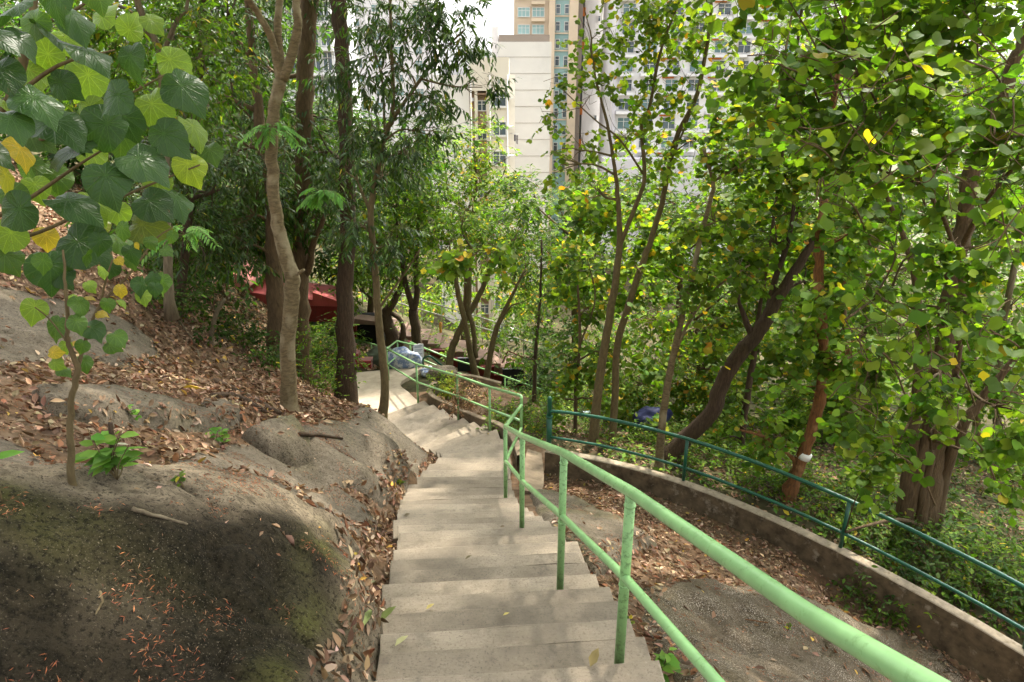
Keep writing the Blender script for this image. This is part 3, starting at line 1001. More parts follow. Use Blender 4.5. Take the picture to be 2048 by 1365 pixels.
def tpl_big(spokes=44, rings=6, seed=0):
    """peltate heart-round leaf, origin at the leaf-stalk"""
    r_ = np.random.default_rng(seed)
    V = [(0, 0, 0.0)]
    th = np.linspace(-math.pi, math.pi, spokes, endpoint=False)
    ph = r_.uniform(0, 6)
    for k in range(1, rings + 1):
        q = k / rings
        for t in th:                      # t=0 is the tip (+y)
            base = 0.50 + 0.10 * math.cos(t) + 0.20 * math.exp(-(t / 0.17) ** 2) - 0.10 * math.exp(-((abs(t) - math.pi) / 0.25) ** 2)
            base *= 1 + 0.012 * math.sin(13 * t + ph) + 0.03 * math.sin(3 * t + 2 * ph) + 0.02 * math.sin(2 * t + ph)
            r = base * q
            z = -0.30 * r * r - 0.22 * max(0, r * math.cos(t)) ** 2 + 0.006 * q * math.cos(11 * t) + 0.07 * q * q * math.sin(2 * t + ph) + 0.045 * q * q * math.sin(3 * t - ph) + 0.02 * q ** 3 * math.sin(7 * t + ph)
            V.append((r * math.sin(t), r * math.cos(t), z + 0.02))
    V = np.array(V)
    Fc = []
    for j in range(spokes): Fc.append((0, 1 + (j + 1) % spokes, 1 + j))
    for k in range(rings - 1):
        a = 1 + k * spokes; b = a + spokes
        for j in range(spokes):
            j2 = (j + 1) % spokes
            Fc += [(a + j, a + j2, b + j2), (a + j, b + j2, b + j)]
    return V, np.array(Fc)


TPL = {'bil2': tpl_bilobed(7, 0.2, 0.32), 'bil_s2': tpl_bilobed(4, 0.2, 0.34), 'ellip2': tpl_leaf(0.42, 0.16, 0.32), 'dia': tpl_diamond(0.5), 'dia_n': tpl_diamond(0.28), 'ellip': tpl_leaf(0.5), 'long': tpl_leaf(0.26, 0.03, 0.25), 'bil': tpl_bilobed(), 'bil_s': tpl_bilobed(4), 'dry': tpl_leaf(0.5, 0.20, -0.30)}


def norm(a): return a / (np.linalg.norm(a, axis=-1, keepdims=True) + 1e-9)


def put_leaves(mb, tpl, pos, d, nrm, size, col, mi=0):
    """pos,d,nrm (N,3); size (N,); col (N,3)"""
    V, Fc = TPL[tpl] if isinstance(tpl, str) else tpl
    y = norm(d); z = norm(nrm - y * (nrm * y).sum(-1, keepdims=True)); x = np.cross(y, z)
    N = len(pos)
    W = pos[:, None, :] + size[:, None, None] * (V[None, :, 0:1] * x[:, None] + V[None, :, 1:2] * y[:, None] + V[None, :, 2:3] * z[:, None])
    Fi = (Fc[None] + (np.arange(N) * len(V))[:, None, None]).reshape(-1, 3)
    mb.add(W.reshape(-1, 3), Fi, np.repeat(col, len(V), 0), mi)


def palette(n, cols, weights, jit=0.22):
    cols = np.array(cols, float)
    w = np.array(weights, float); w /= w.sum()
    c = cols[rng.choice(len(cols), n, p=w)]
    return np.clip(c * np.exp(rng.normal(0, jit, (n, 1))) * (1 + rng.normal(0, 0.06, (n, 3))), 0.004, 0.9)


def rand_ball(n, shell=0.5):
    v = norm(rng.normal(size=(n, 3)))
    r = rng.uniform(0, 1, (n, 1)) ** (1 / 3.0)
    r = shell + (1 - shell) * r if shell > 0.9 else r
    return v * r


def sprays(mb, centre, rad, ntw, k, leaf, size, cols, wts, droop=0.3, tl=0.35, flat=0.75, twig_mi=1, twig_r=0.004, mi=0, twigs=True, spread=1.0):
    """leafy twigs filling an ellipsoid"""
    ntw = int(ntw)
    if ntw < 1: return
    o = rand_ball(ntw)
    rad = np.asarray(rad, float) * np.ones(3)
    # clump the twigs
    ncl = max(3, ntw // 9)
    cl = rand_ball(ncl)
    idx = rng.integers(0, ncl, ntw)
    o = 0.42 * o + 0.70 * cl[idx]
    base = np.asarray(centre) + o * rad
    d = norm(norm(o) * 0.7 + rng.normal(0, 0.55, (ntw, 3)) + np.array([0, 0, -droop]))
    L = tl * rng.uniform(0.6, 1.3, ntw)
    tip = base + d * L[:, None]
    t = np.linspace(0.15, 1.0, k)
    pos = base[:, None] + (d * L[:, None])[:, None] * t[None, :, None]
    side = norm(np.cross(d, np.array([0, 0, 1.0]) + rng.normal(0, 0.25, (ntw, 3))))
    sg = np.where(np.arange(k) % 2 == 0, 1.0, -1.0)
    ld = d[:, None] * 0.65 + side[:, None] * sg[None, :, None] * spread + np.array([0, 0, -droop * 0.9]) + rng.normal(0, 0.25, (ntw, k, 3))
    nr = np.array([0, 0, 1.0]) + rng.normal(0, 1 - flat, (ntw, k, 3)) * 1.6
    N = ntw * k
    sz = size * np.clip(np.exp(rng.normal(-0.12, 0.30, N)), 0.35, 1.35)
    # one colour mood per twig so that clumps read
    c = palette(N, cols, wts) * np.repeat(np.exp(rng.normal(0, 0.16, (ntw, 1))), k, 0)
    pos = pos.reshape(-1, 3); ld = ld.reshape(-1, 3); nr = nr.reshape(-1, 3)
    alt = rng.uniform(0, 1, N) < (0.4 if leaf + '2' in TPL else 0.0)
    put_leaves(mb, leaf, pos[~alt], ld[~alt], nr[~alt], sz[~alt], c[~alt], mi)
    if alt.any(): put_leaves(mb, leaf + '2', pos[alt], ld[alt], nr[alt], sz[alt], c[alt], mi)
    if twigs:
        n1 = norm(np.cross(d, np.array([0.3, 0.2, 1.0]))); n2 = np.cross(d, n1)
        ring = [n1, -0.5 * n1 + 0.87 * n2, -0.5 * n1 - 0.87 * n2]
        back = base - d * 0.10
        Vt = np.stack([back + q * twig_r for q in ring] + [tip + q * twig_r * 0.4 for q in ring], 1)
        Fi = np.array([[0, 1, 4], [0, 4, 3], [1, 2, 5], [1, 5, 4], [2, 0, 3], [2, 3, 5]])
        Fi = (Fi[None] + (np.arange(ntw) * 6)[:, None, None]).reshape(-1, 3)
        mb.add(Vt.reshape(-1, 3), Fi, (0.10, 0.07, 0.04), twig_mi)


# colours (linear albedo)
DK = [(0.030, 0.066, 0.013), (0.048, 0.094, 0.016), (0.075, 0.128, 0.02), (0.25, 0.22, 0.02)]
DKW = [5, 5, 2, 0.12]
MD = [(0.055, 0.11, 0.013), (0.085, 0.15, 0.015), (0.14, 0.205, 0.02), (0.38, 0.28, 0.02)]
MDW = [4, 5, 3, 0.25]
YG = [(0.07, 0.132, 0.015), (0.115, 0.182, 0.018), (0.175, 0.235, 0.024), (0.45, 0.34, 0.03), (0.50, 0.24, 0.03)]
YGW = [4, 5, 3, 0.7, 0.2]
BG = [(0.065, 0.13, 0.014), (0.105, 0.18, 0.018), (0.17, 0.245, 0.022), (0.45, 0.34, 0.03)]
BGW = [4, 5, 3.5, 0.14]


def wiggle(P, amp):
    P = P.copy()
    n = len(P)
    P[1:-1] += rng.normal(0, amp, (n - 2, 3)) * np.array([1, 1, 0.4])
    return P


def stem_pts(stem):
    """stem = [(px, py, Y, width_px), ...] -> world points and radii"""
    P = []; r = []
    for px, py, Y, w in stem:
        p = PY(px, py, Y); P.append(p)
        c = p[1] * cp - p[2] * sp
        r.append(0.5 * w / F * c)
    C = catmull(P, 5)
    rr = np.interp(np.linspace(0, len(P) - 1, len(C)), np.arange(len(P)), r)
    return C, rr


TREES = []


def make_tree(label, stems, blobs, bark, leaf='dia', size=0.10, cols=MD, wts=MDW, k=7, tl=0.35, droop=0.3, gloss=False, name='tree', sides=9,
              group=None, twig_r=0.004, flat=0.75, cat='tree', sink=0.35, knobs=0.0, limbs=True, spread=1.0):
    pts = []
    first = None
    S = [stem_pts(s) for s in stems]
    root = empty(name, S[0][0][0], label, cat, group)
    for i, (C, rr) in enumerate(S):
        C = wiggle(C, float(np.mean(rr)) * 0.10)
        if i == 0:
            C = np.vstack([C[0] - [0, 0, sink], C]); rr = np.concatenate([[rr[0] * 1.25], rr])
            rr = rr * (1 + 0.35 * np.exp(-np.arange(len(rr)) / 1.3))
        rr = rr * (1 + knobs * rng.normal(0, 1, len(rr)))
        mb = MB(); mb.tube(C, np.maximum(rr, 0.004), sides)
        mb.build('trunk' if i == 0 else 'branch', bark, root)
        pts.append(np.hstack([C, rr[:, None]]))
    allp = np.vstack(pts)
    if S[0][0][0][1] < 17 and sink > 0 and S[0][1][1] > 0.06: TREES.append((root, allp[np.argmax(allp[:, 2])], bark))
    crown = MB()
    for b in blobs:
        px, py, Y, r, n = b[:5]
        c = PY(px, py, Y)
        asp = b[5] if len(b) > 5 else 0.8
        if limbs:
            # limb from the nearest stem point lying below the blob
            dd = np.linalg.norm(allp[:, :3] - c, axis=1) + 0.8 * np.maximum(0, allp[:, 2] - c[2] + 0.2)
            q = allp[np.argmin(dd)]
            mid = (q[:3] + c) / 2 + rng.normal(0, 0.10 * np.linalg.norm(q[:3] - c), 3) + [0, 0, 0.06 * np.linalg.norm(q[:3] - c)]
            r0 = min(q[3] * 0.7, 0.012 + 0.035 * r)
            C = catmull([q[:3], mid, c], 5)
            crown.tube(C, np.linspace(r0, r0 * 0.4, len(C)), 5, (0.1, 0.07, 0.04), 1)
            for _ in range(5):
                e = c + rand_ball(1)[0] * r * 0.9
                C2 = catmull([C[-4], (C[-4] + e) / 2 + rng.normal(0, 0.12 * r, 3), e], 3)
                crown.tube(C2, np.linspace(r0 * 0.45, 0.004, len(C2)), 4, (0.1, 0.07, 0.04), 1, False)
        sprays(crown, c, (r, r, r * asp), n, k, leaf, size, cols, wts, droop, tl, flat, 1, twig_r, spread=spread)
    if crown.n:
        o = crown.build('crown', [M['leaf_gloss'] if gloss else M['leaf'], bark], root)
        o['kind'] = 'stuff'
    return root


# ------------------------------------------------------------------ foreground leaves built one by one
def leaf_obj(me, parent, pos, tip, nrm, size, color, name='leaf'):
    y = Vector(tip).normalized(); z = Vector(nrm); z = (z - y * z.dot(y)).normalized(); x = y.cross(z)
    o = bpy.data.objects.new(name, me)
    COL.objects.link(o)
    mt = Matrix((x, y, z)).transposed().to_4x4()
    mt.translation = Vector(pos) - parent.location
    o.matrix_local = mt @ Matrix.Diagonal((size, size, size, 1))
    o.parent = parent
    o.color = (*color, 1)
    return o


BIGM = []
for s in range(7):
    V, Fc = tpl_big(seed=s)
    BIGM.append(mesh_np('leaf', V, Fc, [M['leaf_big']]))
DG, MG, LG, YL = (0.034, 0.082, 0.020), (0.065, 0.135, 0.022), (0.16, 0.26, 0.035), (0.40, 0.32, 0.04)  # LG also paints the glow of backlit large leaves


def place_big(parent, px, py, w, Y, tipang, face, colr, i=0):
    """w = leaf width in photo pixels; tipang degrees in the picture; face 1 = facing the camera, 0 = lying flat"""
    p = PY(px, py, Y)
    c = p[1] * cp - p[2] * sp
    size = w / F * c / 1.02
    a = R(tipang)
    toc = -p / np.linalg.norm(p)
    upv = np.array([0, 0, 1.0])
    n = toc * face + upv * (1 - face) + rng.normal(0, 0.27, 3)
    right = np.array([1.0, 0, 0]); iu = np.array([0, sp, cp])
    d = right * math.cos(a) + iu * math.sin(a)
    if face < 0.45: d = d + np.array([0, -0.3, -0.15])
    p = p - 0.0 * d
    return leaf_obj(BIGM[i % 7], parent, p, d, n, size, np.array(colr) * np.exp(rng.normal(0, 0.1)))


bigroot = empty('large_leaf_tree', hit(-200, 760), 'large-leaved tree with dinner-plate leaves hanging in the top left corner', 'tree')
BL = [  # px, py, width, Y, tip angle, face, colour
    (262, 112, 98, 3.1, -85, 0.75, DG), (236, 190, 84, 3.0, 215, 0.6, DG), (362, 172, 104, 3.2, -50, 0.6, DG), (328, 268, 100, 3.1, -45, 0.55, DG),
    (214, 248, 98, 3.2, 200, 0.40, DG), (276, 318, 108, 3.0, -30, 0.5, DG), (212, 352, 112, 2.9, -60, 0.42, DG), (166, 98, 96, 3.2, -15, 0.30, DG),
    (140, 28, 92, 3.2, -50, 0.5, DG), (72, 42, 78, 3.3, 230, 0.6, MG), (28, 74, 96, 3.0, -40, 0.45, DG), (96, 108, 78, 3.6, 200, 0.6, LG),
    (304, 208, 92, 3.6, -70, 0.7, LG), (184, 402, 86, 3.3, -60, 0.75, LG), (136, 402, 98, 3.0, -20, 0.6, DG), (40, 418, 92, 2.9, 210, 0.65, DG),
    (66, 196, 118, 2.9, -32, 0.30, DG), (108, 244, 104, 3.1, -25, 0.42, DG), (152, 300, 104, 3.1, 190, 0.5, DG), (298, 404, 88, 3.2, -35, 0.5, DG),
    (312, 362, 74, 3.5, -40, 0.7, LG), (384, 252, 70, 3.5, -55, 0.5, LG), (376, 328, 76, 3.5, -60, 0.55, (0.20, 0.28, 0.03)), (38, 296, 80, 3.2, -60, 0.6, YL),
    (10, 350, 70, 3.0, -70, 0.5, (0.32, 0.33, 0.04)), (156, 484, 112, 3.1, -30, 0.65, DG), (98, 530, 102, 3.0, -80, 0.6, DG), (22, 466, 66, 3.2, 240, 0.6, LG),
    (284, 450, 84, 3.4, -10, 0.6, (0.13, 0.18, 0.025)), (60, 330, 70, 3.6, -100, 0.6, MG), (120, 165, 84, 3.4, -40, 0.5, DG), (205, 35, 64, 3.5, 60, 0.6, LG),
    (0, 140, 90, 2.9, -50, 0.4, DG), (20, 235, 100, 2.8, -40, 0.35, DG), (40, 10, 90, 3.1, 200, 0.5, DG), (110, -15, 90, 3.0, -90, 0.5, DG),
    (190, -30, 90, 3.1, -70, 0.5, MG), (176, 150, 80, 3.7, -120, 0.7, LG), (242, 268, 76, 3.7, -90, 0.7, MG), (58, 140, 80, 3.6, -60, 0.7, LG),
    (420, 300, 60, 3.6, -60, 0.35, MG), (350, 396, 72, 3.3, -45, 0.30, DG), (258, 60, 60, 3.8, 60, 0.7, LG), (110, 350, 80, 3.7, -80, 0.6, MG),
    (340, 120, 70, 3.6, -40, 0.6, LG), (180, 215, 66, 3.6, -60, 0.6, LG), (20, 385, 70, 3.3, -40, 0.5, MG), (250, 235, 70, 3.4, -70, 0.6, DG), (90, 60, 74, 3.3, -30, 0.5, DG), (130, 75, 70, 3.7, -60, 0.7, LG), (300, 40, 60, 3.8, -40, 0.6, LG),
    (0, 200, 84, 3.3, -30, 0.5, LG), (60, 270, 80, 3.4, -30, 0.5, MG), (180, 300, 74, 3.6, -60, 0.7, LG), (400, 190, 56, 3.7, -50, 0.5, LG), (235, 480, 60, 3.5, -40, 0.6, MG), (70, 370, 66, 3.4, -70, 0.6, LG), (10, 510, 60, 3.2, -50, 0.6, MG),
    (-40, 60, 110, 2.8, -20, 0.5, DG), (-40, 300, 100, 2.9, -20, 0.5, DG), (235, 420, 64, 3.8, -80, 0.7, LG), (92, 470, 50, 3.7, -90, 0.7, YL), (190, 445, 60, 3.8, -60, 0.6, (0.16, 0.2, 0.03))]
BIGO = [place_big(bigroot, b[0], b[1], b[2] * 0.90 * (0.85 + 0.3 * ((i * 37) % 10) / 10), *b[3:], i=i) for i, b in enumerate(BL)]
b0 = hit(-200, 760)
tr = MB(); tr.tube(catmull([b0 - [0, 0, .3], PY(-230, 600, 3.6), PY(-150, 470, 3.5), PY(-60, 330, 3.45), PY(20, 200, 3.4), PY(60, 60, 3.4), PY(80, -120, 3.5)], 5), np.linspace(0.045, 0.012, 31), 9)
tr.build('trunk', M['bark_olive'], bigroot)
bs_ = MB()
for path, r0 in [([(-150, 470, 3.5), (0, 430, 3.4), (58, 398, 3.35), (150, 335, 3.35), (230, 285, 3.4)], 0.016), ([(-60, 330, 3.45), (60, 290, 3.4), (180, 230, 3.45), (330, 150, 3.5)], 0.014),
                 ([(20, 200, 3.4), (120, 130, 3.4), (230, 100, 3.5)], 0.012), ([(-150, 470, 3.5), (20, 480, 3.35), (160, 430, 3.35), (300, 370, 3.45), (400, 330, 3.5)], 0.013), ([(60, 60, 3.4), (150, 20, 3.4), (220, -30, 3.4)], 0.01)]:
    C = catmull([PY(*p) for p in path], 5); bs_.tube(C, np.linspace(r0, 0.004, len(C)), 6)
bs_.build('branch', M['bark_olive'], bigroot)
# leaf stalks from each leaf to the nearest branch point
BP = np.concatenate(bs_.V)
for b, lo_ in zip(BL, BIGO):
    p = PY(b[0], b[1], b[3])
    q = BP[np.argmin(np.linalg.norm(BP - p, axis=1) + 0.3 * np.maximum(0, BP[:, 2] - p[2]))]
    if np.linalg.norm(q - p) > 0.05:
        C = catmull([q, (p + q) / 2 + [0, 0, 0.03], p], 4)
        s_ = MB(); s_.tube(C, np.linspace(0.005, 0.0035, len(C)), 5, cap=False)
        so = s_.build('leaf_stalk', M['bark_olive'])
        so.parent = lo_
        so.matrix_parent_inverse = (Matrix.Translation(bigroot.location) @ lo_.matrix_local).inverted()

# sapling in front of the slab
sap_b = hit(145, 968, surface)
sapY = sap_b[1]
sap = empty('sapling', sap_b, 'thin crooked sapling with round yellowing leaves rising from the left rocks', 'sapling')
st_ = [(145, 968, sapY, 15), (141, 880, sapY, 13), (143, 800, sapY, 12), (155, 737, sapY, 12), (138, 690, sapY, 9), (133, 640, sapY, 8), (131, 570, sapY, 6), (126, 500, sapY, 4)]
C, rr = stem_pts(st_)
mb = MB(); mb.tube(wiggle(np.vstack([C[0] - [0, 0, .2], C]), 0.003), np.concatenate([[rr[0] * 1.3], rr]), 9); mb.build('stem', M['bark_olive'], sap)
br = [[(155, 737, sapY, 9), (175, 670, sapY + .1, 7), (200, 612, sapY + .15, 6), (262, 545, sapY + .2, 5), (310, 480, sapY + .3, 3.5), (345, 455, sapY + .35, 2.5)],
      [(200, 612, sapY + .15, 5), (212, 560, sapY + .1, 4), (225, 520, sapY + .1, 3)], [(138, 690, sapY, 4), (100, 640, sapY - .05, 3), (70, 615, sapY - .1, 2.5)], [(133, 640, sapY, 4), (180, 655, sapY - .1, 2.5)]]
sp_pts = []
for s_ in br:
    C, rr = stem_pts(s_); mb = MB(); mb.tube(C, rr, 6); mb.build('branch', M['bark_olive'], sap); sp_pts.append(C)
SL = [(70, 614, 58, 0.3, LG), (116, 650, 58, 0.35, MG), (152, 642, 46, 0.4, MG), (158, 606, 50, 0.4, MG), (182, 655, 58, 0.4, DG), (232, 672, 44, 0.4, MG), (110, 726, 34, 0.6, LG), (168, 722, 40, 0.6, MG),
      (106, 705, 32, 0.6, YL), (124, 741, 32, 0.6, MG), (200, 628, 26, 0.6, YL), (240, 578, 32, 0.6, YL), (242, 604, 26, 0.6, LG), (215, 606, 34, 0.5, MG), (286, 590, 36, 0.5, LG), (325, 562, 52, 0.6, MG), (282, 568, 50, 0.6, DG),
      (306, 556, 40, 0.6, DG), (222, 533, 44, 0.5, DG), (236, 520, 22, 0.6, YL), (176, 508, 40, 0.5, MG), (262, 502, 46, 0.5, DG), (300, 482, 32, 0.6, MG), (272, 490, 16, 0.6, YL), (176, 596, 24, 0.5, YL), (142, 596, 30, 0.4, LG),
      (220, 690, 40, 0.5, MG), (165, 690, 34, 0.5, MG), (262, 520, 34, 0.5, MG), (120, 548, 60, 0.4, DG), (85, 520, 46, 0.5, MG), (200, 480, 50, 0.5, DG), (245, 455, 46, 0.5, MG), (330, 500, 30, 0.5, MG), (178, 570, 30, 0.5, LG),
      (310, 575, 34, 0.6, DG), (205, 540, 30, 0.5, LG), (345, 470, 30, 0.5, MG), (130, 690, 30, 0.5, LG)]
for i, (px, py, w, fc, c) in enumerate(SL):
    place_big(sap, px, py, w * 0.85, sapY + rng.uniform(-0.12, 0.15), rng.uniform(-120, 0), fc, c, i)

# ------------------------------------------------------------------ trees
B1 = []
# pale-barked tree at left centre
make_tree('smooth pale-barked tree with a three-way fork, left of the steps',
          [[(580, 838, 9.3, 36), (577, 760, 9.3, 31), (578, 650, 9.3, 30), (583, 560, 9.3, 31), (562, 480, 9.3, 27), (548, 400, 9.3, 24), (543, 300, 9.3, 24), (548, 220, 9.3, 23), (560, 160, 9.3, 26)],
           [(560, 165, 9.3, 18), (547, 90, 9.3, 15), (525, 42, 9.2, 14), (490, -10, 9.0, 12), (440, -90, 8.8, 9), (380, -220, 8.5, 6)],
           [(563, 155, 9.3, 18), (556, 70, 9.4, 16), (560, 0, 9.5, 14), (575, -150, 9.6, 9), (570, -320, 9.8, 5)],
           [(566, 160, 9.3, 20), (588, 95, 9.3, 19), (596, 40, 9.3, 17), (592, -10, 9.3, 16), (610, -120, 9.2, 11), (660, -300, 9.0, 6)],
           [(582, 560, 9.3, 8), (600, 545, 9.25, 7), (608, 540, 9.2, 6)]],
          [(420, -330, 8.5, 1.3, 80), (560, -420, 9.5, 1.5, 90), (680, -360, 9.0, 1.3, 80), (300, -250, 8.0, 1.1, 60), (800, -500, 8.0, 1.3, 80)],
          M['bark_pale'], 'long', 0.13, MD, MDW, 7, 0.4, 0.4)

make_tree('tall straight dark trunk beside the landing, behind the pale-barked tree',
          [[(690, 805, 15.3, 46), (692, 720, 15.3, 38), (690, 640, 15.3, 35), (690, 560, 15.3, 33), (697, 450, 15.3, 31), (692, 300, 15.3, 30), (688, 180, 15.3, 29), (682, 80, 15.3, 30), (670, -20, 15.3, 34), (660, -200, 15.3, 24)]],
          [(660, -160, 15.3, 2.0, 90), (560, -60, 16, 1.4, 60), (690, 380, 15.0, 0.8, 40), (650, 300, 16.0, 1.0, 50), (700, 480, 15, 0.7, 30), (740, -60, 15.5, 1.5, 60)],
          M['bark_dark'], 'long', 0.17, DK, DKW, 8, 0.45, 0.55, True)

make_tree('brown upright trunk partly hidden right behind the pale-barked tree',
          [[(600, 730, 16.5, 40), (602, 640, 16.5, 34), (600, 540, 16.5, 34), (604, 430, 16.5, 32), (608, 300, 16.5, 33), (612, 150, 16.5, 34), (618, -10, 16.5, 36), (622, -150, 16.5, 28)],
           [(604, 560, 16.5, 16), (618, 535, 16.4, 15), (626, 490, 16.2, 13), (650, 430, 16, 8)]],
          [(630, 230, 16.8, 1.2, 60), (640, 420, 17, 1.1, 60), (560, 300, 17.0, 1.3, 60), (520, 120, 17, 1.4, 60), (600, -120, 17, 1.6, 60)],
          M['bark_mid'], 'long', 0.17, DK, DKW, 8, 0.45, 0.5, True)

make_tree('thick reddish-brown trunk at the left of the pale-barked tree, in undergrowth',
          [[(553, 715, 14.5, 42), (555, 640, 14.5, 38), (550, 560, 14.5, 34), (546, 480, 14.5, 30), (542, 380, 14.5, 28), (520, 250, 14.6, 22), (505, 120, 14.8, 16)]],
          [(490, 300, 14.5, 1.2, 75), (500, 420, 14.2, 1.0, 70), (450, 190, 14.8, 1.4, 80), (440, 60, 15, 1.4, 70), (480, 500, 14, 0.6, 35), (530, 330, 14, 0.7, 40)],
          M['bark_mid'], 'long', 0.17, DK, DKW, 8, 0.45, 0.5, True)

make_tree('slim forked grey-brown tree behind the large-leaved tree at upper left',
          [[(338, 600, 11.5, 18), (335, 500, 11.5, 17), (332, 400, 11.5, 17), (330, 320, 11.5, 16), (326, 200, 11.5, 16), (324, 112, 11.5, 16)],
           [(324, 115, 11.5, 13), (306, 72, 11.5, 13), (290, 38, 11.4, 13), (268, -10, 11.3, 13), (230, -120, 11.2, 9)],
           [(325, 112, 11.5, 10), (342, 68, 11.5, 9), (358, 34, 11.5, 8), (374, 14, 11.5, 7), (378, -60, 11.5, 5)]],
          [(250, 60, 11.8, 1.0, 80), (350, 60, 11.8, 0.9, 75), (200, 200, 12, 1.0, 60), (360, 200, 12.2, 1.0, 75), (430, 110, 12, 0.8, 60), (300, -60, 11.5, 1.2, 60), (150, 20, 11.5, 1.0, 50)],
          M['bark_grey'], 'ellip', 0.13, MD, MDW, 7, 0.4, 0.4)

make_tree('dark slender trunk bending near the top edge, left of the fork',
          [[(352, 640, 13, 18), (372, 500, 13, 17), (385, 330, 13, 16), (394, 190, 13, 15), (400, 140, 13, 16), (406, 80, 13, 16), (406, 0, 13, 16), (398, -120, 13, 12)]],
          [(380, 300, 13.2, 1.1, 75), (440, 380, 13.2, 1.1, 75), (340, 420, 13, 0.9, 60), (390, 470, 12.8, 0.8, 60), (400, -90, 13, 1.3, 50), (470, 30, 13.3, 0.9, 50), (300, 300, 13, 0.9, 50), (250, 420, 13, 0.9, 50)],
          M['bark_dark'], 'long', 0.16, DK, DKW, 8, 0.42, 0.5, True)

make_tree('thin leaning tree with drooping dark leaves at the edge of the landing',
          [[(764, 838, 12.4, 20), (770, 775, 12.4, 17), (762, 690, 12.4, 16), (754, 600, 12.4, 15), (747, 500, 12.4, 13), (741, 425, 12.4, 13), (754, 345, 12.4, 12), (770, 275, 12.4, 11), (785, 238, 12.4, 11)],
           [(785, 240, 12.4, 8), (832, 172, 12.2, 7), (884, 104, 12.0, 5), (930, 60, 11.9, 3)],
           [(785, 240, 12.4, 8), (786, 170, 12.5, 8), (782, 80, 12.6, 7), (780, -30, 12.7, 5)],
           [(770, 275, 12.4, 6), (764, 160, 12.5, 4), (740, 80, 12.6, 3)],
           [(741, 425, 12.4, 7), (715, 360, 12.6, 5), (700, 300, 12.8, 3)],
           [(755, 620, 12.4, 6), (800, 560, 12.3, 4), (840, 500, 12.2, 3)]],
          [(745, 60, 12.6, 0.75, 70), (840, 40, 12.2, 0.75, 75), (800, 140, 12.2, 0.8, 75), (905, 90, 12.0, 0.55, 50), (870, 200, 12.0, 0.5, 40), (700, 150, 12.8, 0.7, 55), (735, 250, 12.6, 0.7, 55),
           (965, 175, 11.8, 0.28, 16, 1.0), (690, 340, 12.9, 0.6, 45), (770, 350, 12.6, 0.6, 45), (820, 290, 12.3, 0.6, 45), (800, -80, 12.4, 1.0, 60), (720, 450, 12.5, 0.6, 45), (910, 20, 12, 0.5, 40), (860, 270, 12.2, 0.3, 18), (780, 480, 12.4, 0.5, 35)],
          M['bark_olive'], 'long', 0.15, DK, DKW, 9, 0.35, 0.65, True, twig_r=0.003)

make_tree('dark forked trunk behind the light green corner rail',
          [[(838, 745, 22, 22), (833, 680, 22, 20), (827, 620, 22, 20)], [(827, 622, 22, 13), (812, 570, 22, 11), (800, 500, 22, 9), (790, 420, 22, 7)], [(827, 622, 22, 13), (834, 590, 22, 12), (832, 530, 22, 10), (836, 450, 22, 8)]],
          [(790, 410, 22, 1.3, 55), (850, 420, 22, 1.3, 55), (800, 520, 22, 1.0, 45), (770, 560, 22, 0.7, 30), (840, 340, 22, 1.4, 55)],
          M['bark_dark'], 'ellip', 0.16, MD, MDW, 7, 0.45, 0.4)
make_tree('gnarled dark trunk hung with roots beside the dark doorway',
          [[(785, 720, 23, 34), (783, 670, 23, 28), (772, 630, 23, 20), (790, 600, 23, 14), (806, 560, 23, 10), (812, 500, 23, 8)], [(790, 715, 22.8, 14), (806, 670, 22.8, 12), (800, 640, 22.9, 9), (775, 622, 23, 9)], [(770, 720, 23.1, 10), (758, 650, 23, 10), (752, 600, 23, 12)]],
          [(740, 520, 23, 1.2, 45), (780, 470, 23, 1.2, 40), (720, 580, 23, 0.8, 25)], M['bark_dark'], 'ellip', 0.16, MD, MDW, 7, 0.45, 0.4)
make_tree('pair of crossing slender trunks with a third stem, right of the landing',
          [[(896, 745, 19.5, 15), (907, 690, 19.6, 14), (928, 643, 19.8, 13), (951, 605, 20, 12), (969, 567, 20.1, 10), (985, 520, 20.2, 8)],
           [(954, 760, 19.5, 17), (941, 708, 19.5, 12), (931, 650, 19.4, 11), (917, 592, 19.4, 11), (912, 560, 19.4, 9), (900, 500, 19.4, 6)],
           [(952, 716, 19.6, 10), (946, 655, 19.7, 10), (937, 622, 19.8, 9), (937, 575, 19.8, 8), (945, 500, 19.9, 6)]],
          [(900, 480, 19.5, 1.0, 45), (960, 500, 20, 1.0, 45), (1010, 500, 20, 0.8, 35), (870, 540, 19.5, 0.5, 20), (930, 420, 20, 1.2, 50), (1060, 470, 20.5, 0.9, 35)],
          M['bark_olive'], 'ellip', 0.14, MD, MDW, 7, 0.4, 0.4)
make_tree('slanting slender trunk rising to the right from the planter bed',
          [[(972, 765, 19, 13), (981, 708, 19, 12), (992, 661, 19, 11), (1007, 626, 19, 9), (1024, 590, 19, 7), (1050, 540, 19, 4)], [(992, 661, 19, 6), (1020, 615, 18.9, 4), (1045, 605, 18.8, 2.5)]],
          [(1050, 520, 19, 0.8, 40), (1020, 560, 19, 0.6, 22), (1075, 590, 19, 0.7, 28), (1100, 540, 19.3, 0.8, 32)], M['bark_olive'], 'ellip', 0.13, YG, YGW, 7, 0.4, 0.4)

